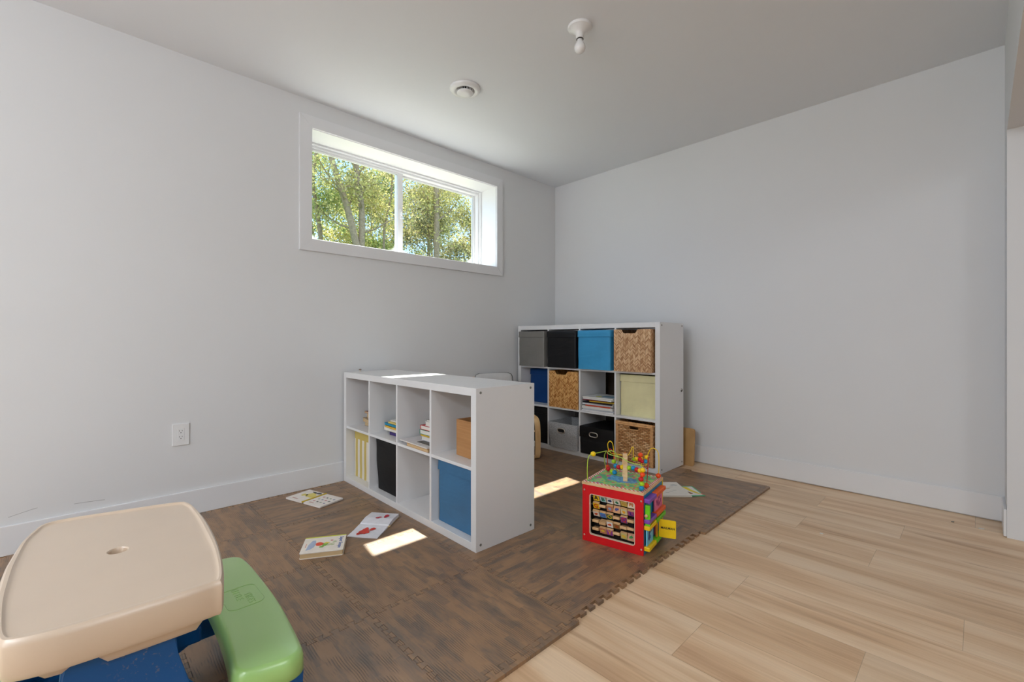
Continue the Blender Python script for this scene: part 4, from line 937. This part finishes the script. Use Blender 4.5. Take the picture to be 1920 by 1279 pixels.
def bench(sg):
    if sg > 0:
        om = [(1.345, -3.292), (1.362, -3.268), (1.392, -3.256), (1.50, -3.249), (1.728, -3.250), (1.89, -3.261), (1.970, -3.269), (1.998, -3.275), (2.015, -3.290), (2.022, -3.315), (2.014, -3.355), (2.004, -3.390), (1.990, -3.411), (1.966, -3.421), (1.935, -3.419), (1.875, -3.412), (1.755, -3.404), (1.60, -3.402), (1.46, -3.408), (1.385, -3.414), (1.358, -3.404), (1.341, -3.383), (1.336, -3.34)]
        pts = [(p[0] - TX, p[1] - TY) for p in catmull([(x, y, 0) for x, y in om], 5, True)]
    else:
        om = [(1.345, -3.292), (1.362, -3.268), (1.392, -3.256), (1.50, -3.249), (1.728, -3.250), (1.89, -3.261), (1.970, -3.269), (1.998, -3.275), (2.015, -3.290), (2.022, -3.315), (2.014, -3.355), (2.004, -3.390), (1.990, -3.411), (1.966, -3.421), (1.935, -3.419), (1.875, -3.412), (1.755, -3.404), (1.60, -3.402), (1.46, -3.408), (1.385, -3.414), (1.358, -3.404), (1.341, -3.383), (1.336, -3.34)]
        pts = [(p[0] - TX, -(p[1] - TY)) for p in catmull([(x, y, 0) for x, y in om], 5, True)]
    pts = orient_ccw(pts)
    b = nb()
    loft(b, [Z(ins(pts, .004), .205), Z(pts, .208), Z(ins(pts, .001), .238), Z(ins(pts, .003), .248), Z(ins(pts, .007), .2555), Z(ins(pts, .012), .2592), Z(ins(pts, .016), .260), Z([(sum(p[0] for p in pts) / len(pts) * .5 + x * .5, sum(p[1] for p in pts) / len(pts) * .5 + y * .5) for x, y in pts], .260)], True, True)
    return obj('bench_seat', b, M['green_plastic'], tb, 60)
bs = bench(1); bench(-1)
bs['label'] = 'light green bench with an embossed maker mark'
# embossed mark on the bench
rr_ = [(x, y, .2604) for x, y in rrect(-.062, -.046, .062, .046, .022, 6)]
b = nb(); a_tube(b, rr_, .0008, 6, closed=True); k = obj('embossed_border', b, M['green_plastic'], bs, 60, (1.655 - TX, -3.327 - TY, 0), (0, 0, .02))
text('LITTLE', .026, M['green_plastic'], bs, (1.632 - TX, -3.335 - TY, .2606), (0, 0, 0), 'embossed_lettering', bold=.0001, depth=.0005)
text('TIKES', .026, M['green_plastic'], bs, (1.672 - TX, -3.312 - TY, .2606), (0, 0, 0), 'embossed_lettering', bold=.0001, depth=.0005)

# ------------------------------------------------------------------ small bentwood armchair behind the low shelf
fx, fy = -.43, .90     # chair forward in camera (right, depth) terms is (.43,-.90)
Rv, Fv = Vector((.695, .719)), Vector((-.719, .695))
fwd = (Rv * .43 - Fv * .90).normalized()
fc = Vector((3.138, -3.673)) + Fv * 3.66 + Rv * .02        # middle between the front legs
yaw = math.atan2(fwd.y, fwd.x) - PI / 2
ch = thing('childs_armchair', 'small bentwood armchair with a pale grey cushion, between the two shelves', 'chair', (fc.x, fc.y, ZM), yaw)
for sx_ in (-.205, .205):
    p = catmull([(sx_, -.36, .009), (sx_, -.20, .009), (sx_, -.03, .009), (sx_, .012, .030), (sx_, .020, .10), (sx_, .018, .24), (sx_, .002, .315), (sx_, -.055, .345), (sx_, -.20, .350), (sx_, -.33, .352)], 8)
    b = nb(); a_ribbon(b, p, .045, .014); obj('bentwood_side', b, M['birch'], ch, 40)
    p = catmull([(sx_ * .84, .000, .235), (sx_ * .84, -.16, .19), (sx_ * .84, -.30, .20), (sx_ * .84, -.375, .30), (sx_ * .84, -.42, .45), (sx_ * .84, -.475, .66)], 8)
    b = nb(); a_ribbon(b, p, .030, .014); obj('seat_rail', b, M['birch'], ch, 40)
b = nb(); a_box(b, -.19, -.05, .20, .19, -.03, .235, .004); a_box(b, -.19, -.335, .30, .19, -.32, .335, .004); obj('cross_bar', b, M['birch'], ch)
cp = catmull([(0, .015, .262), (0, -.15, .225), (0, -.27, .235), (0, -.335, .32), (0, -.385, .48), (0, -.435, .69)], 10)
b = nb(); rings = []; N = len(cp)
edge = []
for i, p in enumerate(cp):
    t_ = (cp[min(i + 1, N - 1)] - cp[max(i - 1, 0)]).normalized(); nn = Vector((1, 0, 0)).cross(t_).normalized()
    s = i / (N - 1); dd = min(s, 1 - s) * .95 / .055
    hw = .182 * (1 if dd >= 1 else (.80 + .20 * math.sqrt(max(0, 1 - (1 - dd) ** 2))))
    th = .021 * (1 if dd >= .6 else .55 + .45 * dd / .6)
    rg = []
    for a in range(20):
        an = 2 * PI * a / 20; cx = math.copysign(abs(math.cos(an)) ** .35, math.cos(an)) * hw; cz = math.copysign(abs(math.sin(an)) ** .8, math.sin(an)) * th
        rg.append(tuple(p + Vector((cx, 0, 0)) + nn * cz))
    rings.append(rg); edge.append((p, hw, nn, th))
loft(b, rings); cu = obj('cushion', b, M['cushion'], ch, 60)
b = nb(); L_ = [e[0] + Vector((-e[1], 0, 0)) + e[2] * -e[3] * .4 for e in edge]; R_ = [e[0] + Vector((e[1], 0, 0)) + e[2] * -e[3] * .4 for e in edge][::-1]
a_tube(b, L_ + R_, .0035, 8, closed=True); obj('piping', b, M['piping'], cu, 60)

# ------------------------------------------------------------------ leaning board, knob, debris
b = nb(); bp = rrect(-.60, 0, 0, .295, .020, 5)
a_prism(b, bp, 0, .014, .001, Matrix.Translation((0, 0, 0)) @ RX)
o = obj('plywood_board', b, M['birch_ply'], None, 0, (1.570, -.160, .0005), (-.075, 0, 0)); tag(o, 'light plywood board standing behind the right end of the tall shelf', 'board')
b = nb(); a_box(b, -.40, 0, 0, .40, .014, .98, .002)
o = obj('dark_panel', b, M['brownboard'], None, 0, (.93, -.150, .0005), (-.085, 0, 0)); tag(o, 'dark brown panel leaning on the wall behind the tall shelf', 'board')
kb = thing('drawer_knob', 'tiny metal furniture knob left on top of the low shelf at the wall end', 'knob', S1.w(.031, .106, .765))
b = nb(); a_lathe(b, [(.007, 0), (.007, .002), (.004, .004), (.004, .008)], 16); obj('knob_stem', b, M['metal'], kb, 40)
b = nb(); a_lathe(b, [(.004, .008), (.009, .010), (.010, .014), (.007, .018), (.002, .019)], 18); obj('knob_head', b, P((150, 130, 120), .4), kb, 50)
for nm, lab, x, y, s in (('plaster_crumb', 'small white plaster crumb on the floor near the doorway jamb', 3.148, -.217, .008), ('metal_staple', 'tiny grey metal scrap on the floor in front of the right baseboard', 3.038, -.200, .005), ('plaster_crumb', 'tiny white plaster crumb on the planks halfway along the right wall', 2.572, -.898, .005)):
    b = nb(); a_prism(b, blob(0, 0, s, 1.3, .7, .4, int(x * 100)), 0, .004, .0008); tag(obj(nm, b, P((214, 208, 200) if 'crumb' in nm else (120, 118, 112), .6), None, 0, (x, y, 0)), lab, 'debris')

# ------------------------------------------------------------------ outside: trees beyond the window
def mat_leaf(name, cols):
    t = NT(name); g = t.n('ShaderNodeNewGeometry'); v = t.coord(); h = t.white(t.comb(g.outputs['Random Per Island'], 1.0, 2.0))
    col = t.ramp(h, [(.0, s2l(cols[0])), (.35, s2l(cols[1])), (.7, s2l(cols[2])), (1, s2l(cols[3]))])
    t.fin(col, .7, .15)
    tr = t.n('ShaderNodeBsdfTranslucent'); t.l(col, tr.inputs[0]); mx = t.n('ShaderNodeMixShader'); mx.inputs[0].default_value = .35
    t.l(t.b.outputs[0], mx.inputs[1]); t.l(tr.outputs[0], mx.inputs[2]); t.l(mx.outputs[0], t.out.inputs[0]); return t.m
LG = mat_leaf('spring_leaves_green', [(106, 122, 76), (142, 158, 92), (172, 182, 110), (196, 196, 132)])
LY = mat_leaf('spring_leaves_yellow', [(134, 134, 92), (180, 176, 108), (208, 198, 126), (196, 184, 140)])
LO = mat_leaf('sparse_leaves_olive', [(106, 110, 90), (132, 134, 104), (164, 156, 112), (182, 168, 122)])
BK = mat_wood('grey_bark', (128, 110, 88), (164, 144, 116), 18, 18, .9)
GR = plain('grass_bank', s2l(72, 88, 44), .9, .2, 12)
b = nb()
N = 24
for i in range(N + 1):
    for j in range(N + 1):
        x = -.32 - 21.7 * i / N; y = -8 + 28 * j / N
        b.verts.new((x, y, 1.50 + .035 * (-x) + .10 * noise.noise(Vector((x * .5, y * .5, 0)))  if i else 1.50))
b.verts.ensure_lookup_table()
for i in range(N):
    for j in range(N):
        k = i * (N + 1) + j; b.faces.new([b.verts[k], b.verts[k + 1], b.verts[k + N + 2], b.verts[k + N + 1]])
ext = bmesh.ops.extrude_face_region(b, geom=list(b.faces)); bmesh.ops.translate(b, vec=(0, 0, -.3), verts=[v for v in ext['geom'] if isinstance(v, bmesh.types.BMVert)])
o = obj('grass_bank', b, GR); o['kind'] = 'structure'
b = nb(); a_box(b, -1.9, -6, 1.30, -.302, 4, 1.56)  # unseen slab added outside to bounce sunlight up through the window onto the ceiling
o = obj('bounce_bed', b, plain('bounce_bed_pale', s2l(136, 132, 122), .9, .2, 60, .5, 90)); o['kind'] = 'structure'
def tree(label, name, base, trunk, r0, r1, leafmat, nl, crown, branches=7, seed=1, leaf=.05, group='trees beyond the window'):
    rnd = random.Random(seed); t = thing(name, label, 'tree', base, 0, group)
    B = Vector(base); tp = [Vector(p) - B for p in trunk]; path = catmull(tp, 6); N = len(path)
    b = nb(); a_tube(b, path, 0, 10, rad=[(r0 + (r1 - r0) * i / (N - 1)) * (1 + .06 * rnd.uniform(-1, 1)) for i in range(N)])
    obj('trunk', b, BK, t, 60)
    b = nb(); tips = []
    for k in range(branches):
        i = int(N * rnd.uniform(.25, .97)); p = path[min(i, N - 1)]; a = rnd.uniform(0, 2 * PI); L = rnd.uniform(.7, 1.7)
        q = [p]
        d = Vector((math.cos(a) * .8, math.sin(a), rnd.uniform(.15, .9))).normalized()
        for s in range(4): q.append(q[-1] + d * L / 4 + Vector((rnd.uniform(-.1, .1), rnd.uniform(-.1, .1), rnd.uniform(-.06, .10))))
        cp_ = catmull(q, 4); rr = r1 * .45; a_tube(b, cp_, 0, 6, rad=[max(.006, rr * (1 - .8 * i / len(cp_))) for i in range(len(cp_))])
        tips += cp_[6:]
        for _ in range(3):
            s0 = cp_[rnd.randint(5, len(cp_) - 2)]; dd = Vector((rnd.uniform(-1, 1), rnd.uniform(-1, 1), rnd.uniform(-.2, .8))).normalized() * rnd.uniform(.3, .7)
            tw = [s0, s0 + dd * .5 + Vector((0, 0, .04)), s0 + dd]; a_tube(b, catmull(tw, 3), 0, 5, rad=[.008 - .0008 * i for i in range(7)]); tips += catmull(tw, 3)[2:]
    obj('branches', b, BK, t, 60)
    cx, cy, cz, rx, ry, rz = crown; vsx, fs = [], []
    C = Vector((cx, cy, cz)) - B
    # clustered leaves
    cl = [Vector((rnd.uniform(-1, 1), rnd.uniform(-1, 1), rnd.uniform(-1, 1))) for _ in range(max(8, nl // 90))]
    cl = [C + Vector((p.x * rx, p.y * ry, p.z * rz)) for p in cl if p.length < 1.25] + tips
    for _ in range(int(nl * 1.45)):
        c = rnd.choice(cl) + Vector((rnd.gauss(0, .17), rnd.gauss(0, .17), rnd.gauss(0, .12)))
        s = leaf * rnd.uniform(.42, .95); u = Vector((rnd.uniform(-1, 1), rnd.uniform(-1, 1), rnd.uniform(-1, 1))).normalized(); w_ = u.orthogonal().normalized()
        w_ = (w_ * math.cos(c.x * 9) + u.cross(w_) * math.sin(c.x * 9)); k = len(vsx)
        vsx += [tuple(c - u * s), tuple(c + w_ * s * .55 + u.cross(w_) * s * .12), tuple(c + u * s), tuple(c - w_ * s * .55 + u.cross(w_) * s * .12)]; fs.append((k, k + 1, k + 2, k + 3))
    me = bpy.data.meshes.new('foliage'); me.from_pydata(vsx, [], fs); me.materials.append(leafmat)
    o = bpy.data.objects.new('foliage', me); COL.objects.link(o); o.parent = t
    return t
G0 = 1.70
tree('grey trunk leaning right in the left pane, spring leaves', 'maple_tree', (-7, 1.50, G0), [(-7, 1.50, G0), (-7, 1.35, 2.4), (-7, 1.07, 3.2), (-7, .92, 3.75), (-7, .758, 4.28), (-7, .60, 4.7), (-7, .475, 5.06), (-7, .30, 5.6), (-7.1, .1, 6.4)], .090, .050, LY, 2600, (-7.3, .7, 5.2, 1.0, 1.3, 1.3), 9, 3)
tree('upright grey trunk at the centre of the left pane, just right of the leaning trunk', 'maple_tree', (-7, 1.20, G0), [(-7, 1.20, G0), (-7, 1.19, 2.6), (-7, 1.183, 3.24), (-7, 1.195, 3.8), (-7, 1.17, 4.24), (-7, 1.10, 4.7), (-7, 1.052, 5.09), (-7.05, 1.0, 5.7), (-7.1, 1.05, 6.5)], .085, .050, LY, 2600, (-7.3, 1.7, 4.6, .9, 1.1, 1.4), 10, 8)
tree('thin forked tree at the left edge of the left pane', 'young_tree', (-8.2, .78, G0), [(-8.2, .78, G0), (-8.2, .70, 3.4), (-8.2, .60, 4.2), (-8.2, .50, 4.9), (-8.25, .62, 5.7), (-8.3, .85, 6.4)], .060, .035, LG, 6500, (-8.2, .7, 4.6, .8, 1.1, 1.5), 8, 5)
tree('thick straight trunk in the middle of the right pane', 'maple_tree', (-7, 3.30, G0), [(-7, 3.30, G0), (-7, 3.30, 3.2), (-7, 3.31, 4.2), (-7, 3.29, 5.1), (-7, 3.26, 6.4)], .085, .070, LY, 5200, (-7.2, 4.0, 4.3, .8, 1.1, 1.4), 9, 14)
tree('thin dark trunk left of the thick one in the right pane', 'pine_tree', (-8, 3.75, G0), [(-8, 3.75, G0), (-8, 3.72, 3.8), (-8, 3.70, 5.0), (-8, 3.66, 6.6)], .050, .035, LO, 5200, (-8, 3.1, 5.0, .8, .9, 1.5), 9, 22)
tree('slender sapling with curved side branches right of the upright trunk, left pane', 'young_tree', (-7.6, 2.12, G0), [(-7.6, 2.12, G0), (-7.6, 2.08, 3.6), (-7.6, 2.16, 4.2), (-7.6, 2.30, 4.9), (-7.65, 2.34, 5.8)], .034, .020, LY, 2600, (-7.6, 2.3, 4.3, .7, .6, 1.3), 7, 31)
rb = random.Random(99)
backs = [('bushy green tree filling the lower left of the left pane, behind the trunks', -10.5, 1.3, LG, 4.5), ('yellow-green tree behind the leaning trunk, left pane', -11.5, 3.0, LY, 4.8), ('loose green tree behind the meeting stile of the window', -11.0, 4.4, LG, 4.7), ('olive leafy tree behind the thick trunk, right pane', -11.0, 6.0, LO, 4.9), ('yellow leafy tree at the right edge of the right pane', -10.5, 7.4, LY, 4.8), ('far olive tree between the two panes', -13.5, 4.8, LO, 5.6), ('far yellow tree behind the right pane', -13.5, 7.6, LY, 5.6)]
for i, (lab, x, y, m_, hz) in enumerate(backs):
    tree(lab, 'leafy_tree', (x, y, G0 + .2), [(x, y, G0 + .2), (x, y + .1, 3.6), (x, y - .1, 5.2), (x, y + .1, 7.2)], .07, .03, m_, 5600, (x, y, hz, .9, 1.25, 1.9), 12, 50 + i, .065)
b = nb()
for i in range(7):
    a = rb.uniform(0, 6.28); h_ = rb.uniform(.16, .36); px, py = rb.uniform(-.03, .03), rb.uniform(-.06, .06)
    q = catmull([(px, py, 0), (px, py + .01, h_ * .6), (px + .02, py + .05 * math.cos(a), h_)], 5)
    a_tube(b, q, 0, 5, rad=[.0032 * (1 - .85 * k_ / len(q)) for k_ in range(len(q))])
tag(obj('grass_tuft', b, P((176, 190, 96), .7), None, 60, (-.70, -.93, 1.50)), 'pale grass tuft growing outside, low in the right pane', 'grass')
